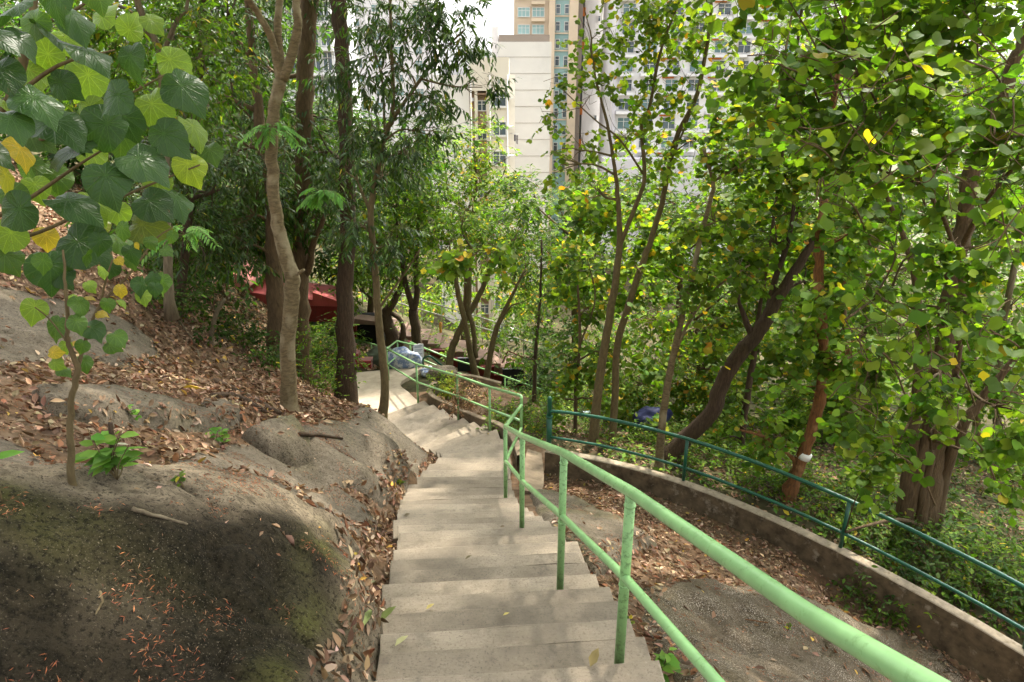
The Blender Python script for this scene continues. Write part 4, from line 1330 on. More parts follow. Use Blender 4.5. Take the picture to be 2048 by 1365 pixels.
make_tree('tall three-stemmed tree with sparse yellow-green leaves behind the dark green railing',
          [[(1186, 892, 12.0, 20), (1197, 778, 12.0, 18), (1211, 685, 12.0, 17), (1230, 569, 12.0, 15), (1239, 490, 12.0, 13), (1237, 414, 12.0, 10), (1231, 350, 12.0, 8), (1215, 250, 11.9, 6), (1190, 150, 11.8, 4), (1180, 60, 11.8, 3)],
           [(1223, 900, 12.1, 16), (1230, 800, 12.1, 15), (1234, 700, 12.1, 14), (1253, 625, 12.1, 14), (1277, 550, 12.1, 13), (1303, 476, 12.1, 12), (1324, 406, 12.1, 11), (1341, 323, 12.1, 10), (1357, 265, 12.1, 10), (1395, 186, 12.1, 9), (1418, 60, 12.1, 7), (1425, -60, 12.1, 5)],
           [(1238, 495, 12.0, 9), (1274, 406, 11.9, 9), (1289, 352, 11.9, 8), (1283, 248, 11.9, 8), (1299, 215, 11.9, 7), (1316, 124, 11.9, 6), (1330, 76, 11.9, 5), (1361, 0, 11.9, 4)],
           [(1289, 352, 11.9, 5), (1240, 280, 11.8, 4), (1190, 240, 11.7, 3), (1120, 175, 11.6, 2)], [(1341, 323, 12.1, 5), (1380, 230, 12, 4), (1400, 160, 11.9, 2.5)]],
          [(1240, 50, 11.9, 0.73, 30), (1330, 40, 12, 0.84, 36), (1120, 150, 11.6, 0.39, 10), (1180, 190, 11.7, 0.56, 18), (1300, 160, 11.9, 0.73, 30), (1250, 270, 11.9, 0.56, 22), (1085, 240, 11.6, 0.34, 6), (1370, 150, 12, 0.67, 28),
           (1410, 20, 12, 0.78, 31), (1150, 300, 11.8, 0.50, 15), (1310, 300, 12, 0.56, 21), (1180, 100, 11.8, 0.56, 16), (1390, 280, 12, 0.50, 19), (1200, 380, 11.9, 0.50, 15), (1120, 330, 11.7, 0.34, 6), (1300, -80, 12, 1.01, 37), (1450, -100, 12, 1.12, 37), (1270, 530, 11.9, 0.34, 7), (1160, -40, 11.9, 0.56, 12)],
          M['bark_olive'], 'bil_s', 0.088, YG, [2, 5, 5, 0.7, 0.3], 6, 0.36, 0.45, twig_r=0.003, flat=0.6)

make_tree('thin pale crooked trunk standing just behind the dark green railing',
          [[(1317, 940, 10.9, 17), (1327, 824, 10.9, 15), (1345, 722, 10.9, 14), (1368, 616, 10.9, 12), (1385, 546, 10.9, 11), (1403, 468, 10.9, 10), (1423, 393, 10.9, 9), (1426, 364, 10.9, 8), (1407, 298, 10.9, 6)],
           [(1348, 715, 10.9, 7), (1380, 640, 10.8, 6), (1440, 570, 10.7, 5), (1500, 530, 10.6, 3)], [(1426, 364, 10.9, 6), (1480, 330, 10.8, 4), (1540, 280, 10.7, 3)]],
          [(1440, 440, 10.9, 0.55, 40), (1490, 540, 10.8, 0.5, 36), (1380, 560, 10.9, 0.5, 34), (1480, 330, 10.8, 0.5, 36), (1410, 650, 10.9, 0.45, 28), (1320, 640, 11, 0.4, 24)],
          M['bark_pale'], 'bil_s', 0.10, YG, YGW, 6, 0.34, 0.45)

make_tree('thick dark trunk curving up to the right behind the railing',
          [[(1326, 925, 11.4, 40), (1378, 870, 11.3, 33), (1424, 824, 11.2, 32), (1444, 770, 11.2, 31), (1470, 720, 11.2, 31), (1503, 680, 11.2, 30), (1535, 634, 11.2, 27), (1563, 583, 11.2, 24), (1610, 512, 11.2, 18), (1655, 435, 11.2, 14), (1700, 350, 11.2, 11), (1740, 200, 11.2, 8)],
           [(1506, 678, 11.2, 16), (1480, 610, 11.3, 8), (1478, 590, 11.3, 5)], [(1535, 634, 11.2, 14), (1550, 560, 11.3, 12), (1580, 470, 11.4, 9), (1590, 380, 11.4, 6)]],
          [(1600, 420, 11.4, 0.8, 55), (1660, 330, 11.2, 0.8, 55), (1540, 480, 11.5, 0.7, 50), (1620, 560, 11.4, 0.6, 40), (1730, 150, 11.2, 0.9, 60), (1560, 330, 11.5, 0.7, 45), (1500, 240, 11.6, 0.7, 45), (1700, -60, 11, 1.2, 70), (1560, -120, 10.5, 1.2, 70), (1850, -160, 10, 1.3, 80)],
          M['bark_dark'], 'bil_s', 0.11, YG, YGW, 6, 0.36, 0.4)

band_tree = make_tree('rough orange-brown trunk with a white band, behind the dark green railing',
                      [[(1570, 1040, 9.9, 30), (1586, 963, 9.9, 24), (1609, 903, 9.9, 23), (1632, 833, 9.9, 22), (1646, 759, 9.9, 22), (1648, 690, 9.9, 20), (1642, 611, 9.9, 20), (1637, 540, 9.9, 19), (1640, 460, 9.9, 17), (1650, 380, 9.9, 14), (1660, 250, 9.9, 10)],
                       [(1645, 770, 9.9, 8), (1690, 720, 9.8, 5), (1760, 690, 9.7, 3)], [(1640, 600, 9.9, 8), (1700, 560, 9.8, 6), (1790, 540, 9.7, 4)], [(1600, 930, 9.9, 8), (1540, 880, 10, 6), (1480, 860, 10.1, 4)]],
                      [(1600, 650, 10, 0.5, 36), (1680, 480, 9.9, 0.6, 44), (1580, 760, 10, 0.5, 36), (1700, 700, 9.7, 0.45, 34), (1520, 860, 10.1, 0.45, 30), (1650, 280, 9.9, 0.7, 50), (1690, 590, 9.8, 0.4, 28)],
                      M['bark_orange'], 'bil_s', 0.115, BG, BGW, 6, 0.36, 0.4, knobs=0.10)
p = PY(1607, 911, 9.9)
mb = MB(); mb.tube([p + [-0.012, 0, -0.055], p + [0.022, 0, 0.055]], 0.118, 12)
mb.build('band', mat_plain('white_band', (0.72, 0.72, 0.68), 0.6, 0.04), band_tree)

# big multi-stem tree at right, its nearest leaves one by one
bt = make_tree('big fluted multi-stemmed tree with two-lobed leaves at the right edge',
               [[(1830, 1165, 9.2, 92), (1832, 1100, 9.2, 78), (1842, 1020, 9.2, 70), (1855, 940, 9.2, 62), (1868, 860, 9.2, 46), (1880, 760, 9.2, 38), (1895, 640, 9.2, 36), (1912, 520, 9.2, 36), (1929, 455, 9.2, 34), (1945, 345, 9.2, 33), (1985, 240, 9.2, 30), (2030, 120, 9.2, 24), (2080, 0, 9.2, 18)],
                [(1818, 1150, 9.1, 34), (1812, 1040, 9.1, 34), (1820, 940, 9.1, 28), (1830, 830, 9.1, 20), (1838, 700, 9.1, 16), (1830, 560, 9.1, 13), (1800, 450, 9.0, 10), (1745, 350, 8.8, 8), (1690, 290, 8.6, 5)],
                [(1800, 1165, 9.15, 26), (1806, 1080, 9.1, 24), (1826, 990, 9.05, 22), (1846, 900, 9.05, 18), (1858, 820, 9.1, 14)],
                [(1836, 1172, 9.0, 26), (1840, 1090, 8.98, 24), (1846, 1000, 9.0, 22), (1862, 900, 9.05, 16)],
                [(1862, 1165, 9.15, 24), (1858, 1090, 9.1, 22), (1872, 1010, 9.1, 20), (1876, 920, 9.15, 16)],
                [(1845, 1150, 9.1, 30), (1868, 1050, 9.1, 30), (1890, 940, 9.1, 24), (1930, 845, 9.0, 20), (1985, 775, 8.9, 16), (2050, 690, 8.8, 12)],
                [(1866, 880, 9.0, 16), (1905, 780, 8.6, 14), (1925, 600, 8.2, 12), (1900, 470, 7.8, 9), (1850, 380, 7.5, 7), (1760, 340, 7.2, 5)],
                [(1852, 1055, 9.0, 10), (1800, 1040, 8.6, 8), (1740, 1050, 8.3, 6), (1690, 1065, 8.2, 4)],
                [(1880, 760, 9.0, 12), (1830, 640, 8.0, 9), (1760, 600, 7.2, 7), (1690, 640, 6.6, 4)], [(1912, 520, 9.0, 12), (1960, 420, 8.0, 9), (2030, 330, 7.0, 7)]],
               [(1550, 110, 7.4, 0.6, 36), (1680, 90, 7.2, 0.65, 43), (1820, 80, 7.0, 0.65, 43), (1960, 60, 6.8, 0.65, 43), (1600, 240, 7.4, 0.6, 37), (1750, 220, 7.2, 0.6, 39), (1900, 210, 7.0, 0.55, 37), (2030, 230, 6.6, 0.5, 32),
                (1680, 350, 7.4, 0.5, 32), (1850, 360, 7.0, 0.5, 36), (2000, 380, 6.8, 0.5, 32), (1780, 480, 7.2, 0.5, 32), (1950, 500, 7.0, 0.5, 31), (1720, 600, 7.0, 0.45, 29), (1860, 640, 6.8, 0.5, 32), (2010, 640, 6.8, 0.5, 32),
                (1760, 740, 6.8, 0.4, 25), (1920, 780, 6.8, 0.45, 29), (1700, 830, 6.6, 0.32, 18), (1800, 880, 6.8, 0.4, 24), (2030, 820, 7.0, 0.45, 28), (1760, 960, 6.8, 0.28, 14), (1980, 930, 8.0, 0.45, 24), (1750, -120, 7.5, 1.2, 90), (1980, -150, 7, 1.2, 90), (1500, -160, 7.0, 1.1, 80), (1250, -400, 6.5, 1.2, 60), (1650, -420, 6.0, 1.2, 80)],
               M['bark_trunk'], 'bil', 0.098, BG, BGW, 6, 0.36, 0.45, sides=12, knobs=0.04, flat=0.62)
BILM = mesh_np('leaf', *TPL['bil'], [M['leaf_obj']]); BILM2 = mesh_np('leaf', *TPL['bil2'], [M['leaf_obj']])
NB = [(1560, 130, 5.6, 0.38, 22), (1680, 150, 5.4, 0.42, 26), (1800, 120, 5.2, 0.42, 26), (1930, 120, 5.0, 0.4, 24), (2020, 260, 4.6, 0.32, 18), (1600, 280, 5.6, 0.36, 18), (1760, 300, 5.4, 0.4, 24), (1880, 340, 5.2, 0.36, 18), (1650, 380, 5.4, 0.3, 16),
      (1990, 440, 5.0, 0.34, 18), (1780, 620, 5.4, 0.34, 20), (1860, 700, 5.2, 0.36, 22), (1720, 680, 5.4, 0.28, 14), (1980, 660, 5.0, 0.34, 18), (1700, 800, 5.4, 0.22, 10), (1900, 850, 5.6, 0.3, 14), (2020, 780, 5.4, 0.3, 12), (1780, 900, 5.8, 0.24, 10)]
for px, py, Y, r, n in NB:
    c = PY(px, py, Y)
    for j in range(int(n * 0.9)):
        o = rand_ball(1)[0]
        p = c + o * np.array([r, r, r * 0.7])
        a = rng.uniform(0, 2 * math.pi)
        d = np.array([math.cos(a), math.sin(a), rng.uniform(-0.9, 0.0)])
        nr = np.array([0, -0.35, 1.0]) + rng.normal(0, 0.35, 3)
        leaf_obj(BILM if rng.uniform() < .6 else BILM2, bt, p, d, nr, float(np.clip(0.088 * np.exp(rng.normal(0, .25)), .045, .13)), palette(1, BG, BGW)[0])
    # twigs carrying them
    tw = MB()
    for j in range(5):
        e0 = c + rand_ball(1)[0] * r * 0.8; e1 = c + rand_ball(1)[0] * r
        tw.tube(catmull([e0, (e0 + e1) / 2 + rng.normal(0, 0.04, 3), e1], 4), np.linspace(0.006, 0.003, 9), 5)
    far_ = PY(px + 90, py + 110, 8.0)
    tw.tube(catmull([far_, (far_ + c) / 2 + [0, 0, .15], c], 6), np.linspace(0.014, 0.006, 13), 5)
    tw.build('twig', M['bark_mid'], bt)

make_tree('slender dark stem in the wood between the curved trunk and the banded trunk',
          [[(1482, 940, 13, 14), (1484, 880, 13, 13), (1494, 796, 13, 13), (1507, 713, 13, 12), (1515, 640, 13, 9), (1530, 560, 13, 6)]],
          [(1520, 700, 13, 0.5, 30), (1460, 800, 13, 0.5, 30), (1530, 560, 13.2, 0.6, 36), (1440, 880, 12.6, 0.4, 22)], M['bark_dark'], 'bil_s', 0.11, YG, YGW, 6, 0.35, 0.4)
make_tree('pale bare trunk deep in the wood at the far right edge',
          [[(2002, 1100, 15, 20), (2001, 1010, 15, 18), (1996, 930, 15, 17), (1992, 800, 15, 15), (2005, 650, 15, 12)]],
          [(1980, 760, 15, 0.9, 50), (2040, 900, 14, 0.7, 40), (1930, 960, 14.5, 0.6, 35), (2030, 600, 15, 1.0, 50)], M['bark_grey'], 'bil_s', 0.13, BG, BGW, 6, 0.4, 0.4)
make_tree('thin upright stem with scattered leaves right of the end post',
          [[(1150, 880, 13.5, 8), (1152, 780, 13.5, 7), (1160, 680, 13.5, 6), (1155, 560, 13.5, 4)], [(1160, 690, 13.5, 4), (1190, 600, 13.4, 3), (1175, 520, 13.4, 2)]],
          [(1150, 720, 13.5, 0.55, 36), (1170, 620, 13.5, 0.5, 34), (1120, 790, 13.4, 0.5, 32), (1190, 800, 13.3, 0.45, 30), (1150, 530, 13.6, 0.5, 28), (1210, 720, 13.2, 0.4, 26)], M['bark_mid'], 'bil_s', 0.10, YG, YGW, 6, 0.34, 0.4)
make_tree('very thin dark stem between the slanting trunk and the end post',
          [[(1068, 800, 15.5, 8), (1072, 700, 15.5, 7), (1080, 600, 15.5, 5), (1083, 480, 15.5, 3.5)]],
          [(1080, 640, 15.5, 0.4, 14), (1085, 500, 15.6, 0.5, 20), (1060, 720, 15.5, 0.35, 10), (1100, 580, 15.5, 0.4, 16)], M['bark_dark'], 'ellip', 0.11, MD, MDW, 6, 0.34, 0.3)
make_tree('long bare arching branch with round leaves reaching in front of the landing trees',
          [[(1210, 600, 11.5, 7), (1190, 560, 11.4, 6), (1150, 530, 11.2, 5.5), (1100, 505, 11.0, 5), (1040, 500, 10.8, 4), (980, 512, 10.6, 3), (930, 520, 10.5, 2)]],
          [(930, 500, 10.5, 0.42, 16, 0.6), (870, 520, 10.5, 0.3, 10, 0.6), (985, 500, 10.6, 0.25, 8, 0.7)], M['bark_olive'], 'bil_s', 0.12, YG, [3, 5, 5, 0.7, 0.3], 6, 0.3, 0.3, sink=0.0, cat='branch', name='tree_branch')

# ------------------------------------------------------------------ mid-distance light green trees
for lab, stem, blobs, cols, w in [
    ('round-topped light green tree in front of the cream building', [(930, 720, 30, 20), (935, 560, 30, 16), (945, 430, 30, 10)],
     [(950, 320, 30, 2.3, 110), (890, 330, 29, 2.0, 100), (1010, 360, 30, 2.0, 100), (930, 420, 28, 2.0, 100), (1010, 450, 28, 1.8, 80), (860, 430, 28, 1.8, 80), (950, 280, 30.5, 1.4, 60), (970, 490, 27, 1.2, 40)], YG, YGW),
    ('dark green bushy tree beyond the sparse three-stemmed tree', [(1150, 760, 27, 16), (1150, 600, 27, 14), (1150, 480, 27, 8)],
     [(1120, 420, 27, 1.8, 100), (1190, 400, 27, 1.6, 90), (1100, 520, 26, 1.6, 80), (1060, 400, 28, 1.5, 80), (1180, 500, 26, 1.5, 70)], DK, DKW),
    ('dense dark tree behind the arching branches at right centre', [(1360, 700, 24, 16), (1360, 560, 24, 12), (1365, 450, 24, 8)],
     [(1330, 400, 24, 1.6, 95), (1420, 400, 24, 1.6, 95), (1300, 470, 23, 1.4, 80), (1380, 500, 23, 1.5, 80), (1480, 440, 24, 1.5, 80), (1280, 380, 25, 1.2, 60)], MD, MDW),
    ('leafy mid-green tree behind the thin leaning tree', [(740, 690, 26, 14), (745, 560, 26, 12), (760, 450, 26, 8)],
     [(760, 380, 26, 1.7, 85), (700, 420, 26, 1.6, 75), (820, 400, 26, 1.6, 80), (740, 300, 27, 1.6, 75), (820, 310, 27, 1.5, 70), (690, 520, 25, 1.3, 50)], MD, MDW),
    ('light yellow-green tree filling the gap left of the curved dark trunk', [(1420, 900, 18, 14), (1400, 760, 18, 12), (1390, 640, 18, 8)],
     [(1380, 620, 18, 1.2, 85), (1460, 640, 18, 1.2, 85), (1330, 720, 17.5, 1.0, 70), (1420, 740, 17, 1.1, 75), (1280, 640, 18, 1.0, 60), (1500, 560, 18, 1.2, 75), (1560, 660, 17.5, 1.1, 65), (1260, 760, 17, 0.8, 45)], YG, YGW),
    ('bright green tree behind the big multi-stemmed tree at far right', [(1960, 1000, 17, 18), (1950, 800, 17, 14), (1940, 600, 17, 10)],
     [(1900, 420, 17, 1.4, 90), (2020, 480, 17, 1.4, 90), (1800, 400, 17, 1.2, 75), (1950, 650, 16.5, 1.3, 80), (1850, 720, 16, 1.1, 65), (2040, 780, 16, 1.1, 65), (1760, 560, 16.5, 1.1, 70), (1680, 700, 16, 1.0, 60)], YG, [3, 5, 4, 0.3, 0.1]),
    ('green tree rising behind the banded trunk', [(1700, 960, 16, 14), (1690, 800, 16, 12), (1690, 600, 16, 8)],
     [(1600, 260, 17, 1.3, 80), (1700, 260, 17, 1.3, 80), (1640, 400, 16, 1.1, 70), (1720, 460, 16, 1.1, 70), (1610, 560, 16, 1.0, 60), (1560, 400, 16.5, 1.0, 60), (1720, 860, 15, 0.8, 50), (1620, 800, 15, 0.8, 50)], MD, MDW)]:
    make_tree(lab, [stem], blobs, M['bark_mid'], 'dia', 0.21 if stem[0][2] > 20 else 0.14, cols, w, 8, 0.55, 0.35, sides=7, twig_r=0.006)

# ------------------------------------------------------------------ background woodland and undergrowth (uncountable)
wood = MB()
for px in range(-60, 800, 75):
    for py in (40, 150, 260, 370, 470):
        Y = rng.uniform(20, 32)
        c = PY(px + rng.uniform(-30, 30), py + rng.uniform(-30, 30), Y)
        if px > 560 and py < 200: continue
        sprays(wood, c, (2.2, 2.0, 1.7), 110, 8, 'dia', 0.28, DK, DKW, 0.4, 0.8, twig_r=0.01)
for _ in range(46):
    px = rng.uniform(120, 660); py = rng.uniform(60, 560)
    if (px > 560 and py < 200) or (px > 380 and py > 470): continue
    sprays(wood, PY(px, py, rng.uniform(15.5, 20)), (1.1, 1.1, 0.9), 34, 8, 'long', 0.19, DK, DKW, 0.55, 0.5, twig_r=0.006)
for px in range(1060, 2110, 90):
    for py in (380, 470, 570, 680, 790, 900):
        if px < 1120 and py < 560: continue
        Y = rng.uniform(20, 34)
        c = PY(px + rng.uniform(-40, 40), py + rng.uniform(-30, 30), Y)
        sprays(wood, c, (2.0, 2.0, 1.5), 48, 8, 'dia', 0.28, MD, MDW, 0.35, 0.8, twig_r=0.01)
for px in range(1480, 2110, 90):
    for py in (0, 100, 200, 300):
        c = PY(px + rng.uniform(-40, 40), py + rng.uniform(-30, 30), rng.uniform(17, 26))
        sprays(wood, c, (1.6, 1.6, 1.3), 40, 8, 'dia', 0.24, YG, YGW, 0.35, 0.7, twig_r=0.008)
for px in range(640, 1140, 60):
    for py in (560, 610):
        c = PY(px + rng.uniform(-30, 30), py + rng.uniform(-20, 20), rng.uniform(33, 46))
        sprays(wood, c, (2.0, 2.0, 1.5), 20, 8, 'dia', 0.3, YG, YGW, 0.35, 0.8, twig_r=0.01)
for _ in range(64):
    px = rng.uniform(1080, 1760); py = rng.uniform(400, 900)
    sprays(wood, PY(px, py, rng.uniform(14.0, 19.5)), (0.85, 0.85, 0.65), 34, 6, 'bil_s', 0.135, YG, YGW, 0.35, 0.4, twig_r=0.005)
for _ in range(40):
    px = rng.uniform(1500, 2080); py = rng.uniform(40, 1000)
    sprays(wood, PY(px, py, rng.uniform(11.5, 16)), (0.8, 0.8, 0.65), 32, 6, 'bil_s', 0.135, BG, BGW, 0.35, 0.4, twig_r=0.005)
for _ in range(26):
    px = rng.uniform(690, 1080); py = rng.uniform(380, 560)
    if 880 < px and py > 500: continue
    sprays(wood, PY(px, py, rng.uniform(20, 25)), (1.1, 1.1, 0.8), 30, 7, 'dia', 0.18, MD, MDW, 0.35, 0.5, twig_r=0.005)
for _ in range(18):
    sprays(wood, PY(rng.uniform(860, 1100), rng.uniform(470, 650), rng.uniform(29, 40)), (1.6, 1.6, 1.1), 22, 8, 'dia', 0.24, YG, YGW, 0.35, 0.6, twig_r=0.006)
for _ in range(30):
    px = rng.uniform(330, 600); py = rng.uniform(380, 525)
    sprays(wood, PY(px, py, rng.uniform(15, 19)), (0.9, 0.9, 0.6), 34, 8, 'long', 0.18, DK, DKW, 0.55, 0.5, twig_r=0.006)
wo = wood.build('woodland', [M['leaf'], M['bark_mid']])
tag(wo, 'dense green woodland filling the slope behind the nearer trees', 'woodland', kind='stuff')

und = MB()


def under(px, py, r, n, leaf, size, cols, wts, Y=None, lift=0.4, k=6):
    p = hit(px, py) if Y is None else PY(px, py, Y)
    sprays(und, p + [0, 0, r * lift], (r, r, r * 0.7), n, k, leaf, size, cols, wts, 0.1, 0.3, twig_r=0.003)


for _ in range(34):      # ridge behind the left litter slope
    t = rng.uniform(0, 1)
    x = 250 + 330 * t; y = 545 + 150 * t + 30 * (t > 0.4)
    under(x + rng.normal(0, 20), y + rng.normal(0, 10), rng.uniform(0.25, 0.5), 14, 'ellip', 0.11, DK, DKW, rng.uniform(12.2, 15.2), 0.0)
for _ in range(40):      # around the left trunks and beside the landing
    under(rng.uniform(600, 690), rng.uniform(640, 790), rng.uniform(0.2, 0.4), 9, 'ellip', 0.10, MD, MDW, rng.uniform(14.5, 18), 0.0)
for _ in range(46):
    under(rng.uniform(585, 725), rng.uniform(625, 735), rng.uniform(0.3, 0.55), 12, 'ellip', 0.12, DK if rng.uniform() < .6 else MD, DKW, None, 0.4)
for _ in range(120):      # behind the low wall
    x = rng.uniform(1110, 2080); y0 = np.interp(x, [1100, 1365, 1680, 2048], [880, 935, 1060, 1240])
    under(x, y0 - rng.uniform(0, 90), rng.uniform(0.18, 0.4), 11, 'ellip', 0.085, MD, MDW, None, 0.5)
for _ in range(110):      # right-hand wood floor close behind the wall
    under(rng.uniform(1700, 2090), rng.uniform(960, 1250), rng.uniform(0.15, 0.38), 12, 'ellip', 0.085, DK if rng.uniform() < .5 else MD, DKW, None, 0.5)
for _ in range(70):      # lower wood floor on the right
    x = rng.uniform(1080, 2060)
    under(x, rng.uniform(760, 960) + max(0, (x - 1500)) * 0.25, rng.uniform(0.4, 0.7), 16, 'dia', 0.13, MD, MDW, rng.uniform(14.5, 19), 0.0)
for _ in range(60):      # bushes beside the red stairway
    under(rng.uniform(1040, 1150), rng.uniform(660, 830), rng.uniform(0.4, 0.8), 14, 'dia', 0.14, DK, DKW, rng.uniform(18, 27), 0.0)
for _ in range(24):
    under(rng.uniform(690, 1040), rng.uniform(620, 705), rng.uniform(0.3, 0.5), 7, 'dia', 0.13, MD, MDW, rng.uniform(22.5, 24.4), 0.0)
uo = und.build('undergrowth', [M['leaf'], M['bark_mid']])
tag(uo, 'low green undergrowth beneath the trees', 'undergrowth', kind='stuff')

# planter bed planting
bed = MB()
BR = [(0.26, 0.15, 0.075), (0.19, 0.105, 0.05), (0.34, 0.22, 0.12)]
for _ in range(34):
    x = rng.uniform(905, 1000); y = rng.uniform(772, 812) + (x - 905) * 0.22
    sprays(bed, PY(x, y, rng.uniform(13.6, 16.0)), (0.28, 0.28, 0.22), 8, 6, 'ellip', 0.075, BR, [3, 3, 2], 0.2, 0.2)
o = bed.build('shrub', [M['litter'], M['bark_mid']])
tag(o, 'dry brown shrub in the planter bed behind the kerb', 'shrub', kind='stuff')
bed = MB()
for _ in range(46):
    t = rng.uniform(0, 1); x = 868 + 230 * t; y = 780 + 105 * t - rng.uniform(-4, 30)
    sprays(bed, PY(x, y, 16.2 - 4.6 * t + rng.uniform(0, 1.0)), (0.2, 0.2, 0.13), 7, 6, 'ellip', 0.075, MD + [(0.30, 0.33, 0.03)], [4, 5, 4, 0.3, 1.2], 0.0, 0.18)
for _ in range(14):
    sprays(bed, PY(rng.uniform(885, 905), rng.uniform(762, 785), rng.uniform(15.6, 16.6)), (0.15, 0.15, 0.12), 6, 6, 'ellip', 0.09, [(0.36, 0.36, 0.03), (0.25, 0.30, 0.03)], [1, 1], 0.0, 0.18)
for _ in range(40):
    p = hit(rng.uniform(985, 1092), rng.uniform(795, 880))
    sprays(bed, p + [0, 0, .08], (0.25, 0.25, 0.14), 8, 6, 'ellip', 0.085, MD, MDW, 0.0, 0.2)
o = bed.build('ground_cover', [M['leaf'], M['bark_mid']])
tag(o, 'green and yellow ground cover in the planter bed', 'ground cover', kind='stuff')

# ------------------------------------------------------------------ red stairway and structures beyond the landing
RED = mat_plain('paint_maroon', (0.15, 0.018, 0.016), 0.7, 0.25, 3.0, 0.25, dirt=(0.09, 0.02, 0.018), dscale=4)
PINK = mat_plain('tread_pink', (0.25, 0.165, 0.125), 0.85, 0.15, 3.0, 0.2, dirt=(0.17, 0.115, 0.09), dscale=5)
REDL = mat_plain('paint_red', (0.33, 0.06, 0.055), 0.6, 0.15, 3.0, 0.3, dirt=(0.24, 0.05, 0.045), dscale=4)
PINKR = mat_plain('roof_pink', (0.55, 0.22, 0.19), 0.7, 0.1, 2.0)
DARKM = mat_plain('dark_panel', (0.018, 0.02, 0.03), 0.25, 0.3, 3.0, 0.5)
BLACK = mat_plain('opening_shade_black', (0.008, 0.007, 0.007), 0.9, 0.2)
GALV = mat_plain('galvanised_pipe', (0.42, 0.40, 0.37), 0.45, 0.1, 6.0, 0.5)
rs = empty('red_stairway', PY(850, 740, 26), 'red stairway with pinkish steps descending to the right beyond the landing', 'stairway')
a0 = PY(688, 628, 27.0); a1 = PY(1075, 752, 25.5)
NS = 16
sm = None
for i in range(NS):
    t0, t1 = i / NS, (i + 1) / NS
    q = a0 * (1 - t0) + a1 * t0; q1 = a0 * (1 - t1) + a1 * t1
    cx = (q[0] + q1[0]) / 2; cyy = (q[1] + q1[1]) / 2 + 0.7
    mb = MB(); mb.box((cx, cyy, q1[2] - 0.45), ((q1[0] - q[0]) / 2 + 0.012, 0.7 + 0.0015 * (i % 2), 0.45)); mb.build('step', PINK, rs, False)
# stepped maroon side wall (one panel per step group)
for i in range(8):
    t0, t1 = i / 8 + 0.03, (i + 1) / 8 + 0.03
    q = a0 * (1 - t0) + a1 * t0; q1 = a0 * (1 - t1) + a1 * t1
    top = q1[2] - 0.02 - (0.02 * i)
    mb = MB(); mb.box(((q[0] + q1[0]) / 2, (q[1] + q1[1]) / 2 - 0.25, top - 1.4), ((q1[0] - q[0]) / 2 - 0.004, 0.10 + 0.002 * (i % 2), 1.4)); mb.build('side_panel', RED, rs, False)
for px0, px1, py0, py1 in [(1005, 1048, 738, 770), (1052, 1090, 752, 790), (915, 948, 716, 742)]:
    c0 = PY(px0, py0, 24.95); c1 = PY(px1, py1, 24.95)
    mb = MB(); mb.box((c0 + c1) / 2, (abs(c1[0] - c0[0]) / 2, 0.05, abs(c0[2] - c1[2]) / 2)); mb.build('dark_panel', DARKM, rs, False)
# its handrails
for nm, off in (('top_rail', 1.05), ('mid_rail', 0.6)):
    pipe(nm, [up(a0 + [-0.5, 2.1, 0], off), up(a1 + [0, 2.1, 0], off), up(a1 + [1.5, 2.1, -0.1], off)], GALV, rs, 0.03, 8)
for i in range(9):
    p = a0 + (a1 - a0) * (i + 0.4) / 9 + [0, 2.1, -0.1]
    pipe('rail_post', [p, up(p, 1.12)], GALV, rs, 0.022, 8)
MAR = mat_plain('paint_dark_red_rail', (0.22, 0.05, 0.04), 0.5)
gf = empty('red_gate', PY(1030, 750, 24.6), 'thin red metal railing frame at the foot of the red stairway', 'railing')
q0 = PY(1004, 727, 24.6); q1 = PY(1016, 702, 24.6); q2 = PY(1044, 714, 24.6); q3 = PY(1036, 738, 24.6); q4 = PY(1052, 728, 24.6); q5 = PY(1060, 716, 24.6)
pipe('frame', [q0, q1, q2, q3], MAR, gf, 0.025, 8); pipe('bar', [PY(1013, 726, 24.62), PY(1017, 717, 24.62), PY(1050, 730, 24.62), PY(1046, 742, 24.62)], MAR, gf, 0.02, 8)
pipe('bar', [q2, q5, PY(1075, 722, 24.6)], MAR, gf, 0.022, 8)
# red wall and pink roof behind the left trunks
rw = empty('red_shelter', PY(500, 645, 23), 'red-painted shelter wall with a pink roof behind the left trunks', 'shelter')


def slab_px(name, quad, Y, th, mat, parent):
    P = np.array([PY(x, y, Y) for x, y in quad])
    Vb = np.vstack([P, P + [0, th, 0]]); n = len(P); k = np.arange(n)
    mb = MB(); mb.add(Vb[:n], [[0, 1, 2, 3]]); mb.add(Vb[n:], [[3, 2, 1, 0]])
    mb.add(Vb, np.stack([k, k + n, (k + 1) % n + n, (k + 1) % n], 1))
    return mb.build(name, mat, parent, False)


slab_px('wall', [(432, 578), (660, 604), (668, 640), (430, 640)], 23.0, 2.0, REDL, rw)
slab_px('base', [(570, 612), (705, 614), (705, 646), (570, 642)], 22.9, 0.2, RED, rw)
slab_px('roof', [(402, 560), (470, 548), (500, 573), (405, 580)], 22.6, 3.0, PINKR, rw)
slab_px('wall_end', [(625, 585), (690, 608), (690, 614), (625, 612)], 22.7, 0.3, REDL, rw)
hut = empty('hut', PY(735, 690, 24), 'small dark open hut with a pinkish top beside the landing', 'hut')
slab_px('opening_shade', [(708, 650), (762, 650), (762, 700), (708, 700)], 24.0, 1.5, BLACK, hut)  # solid block; the shade inside the hut is put into its near-black colour
slab_px('roof', [(706, 638), (772, 646), (772, 652), (704, 648)], 23.8, 0.6, PINK, hut)
slab_px('pillar', [(704, 650), (712, 650), (712, 712), (704, 712)], 23.7, 0.2, RED, hut)
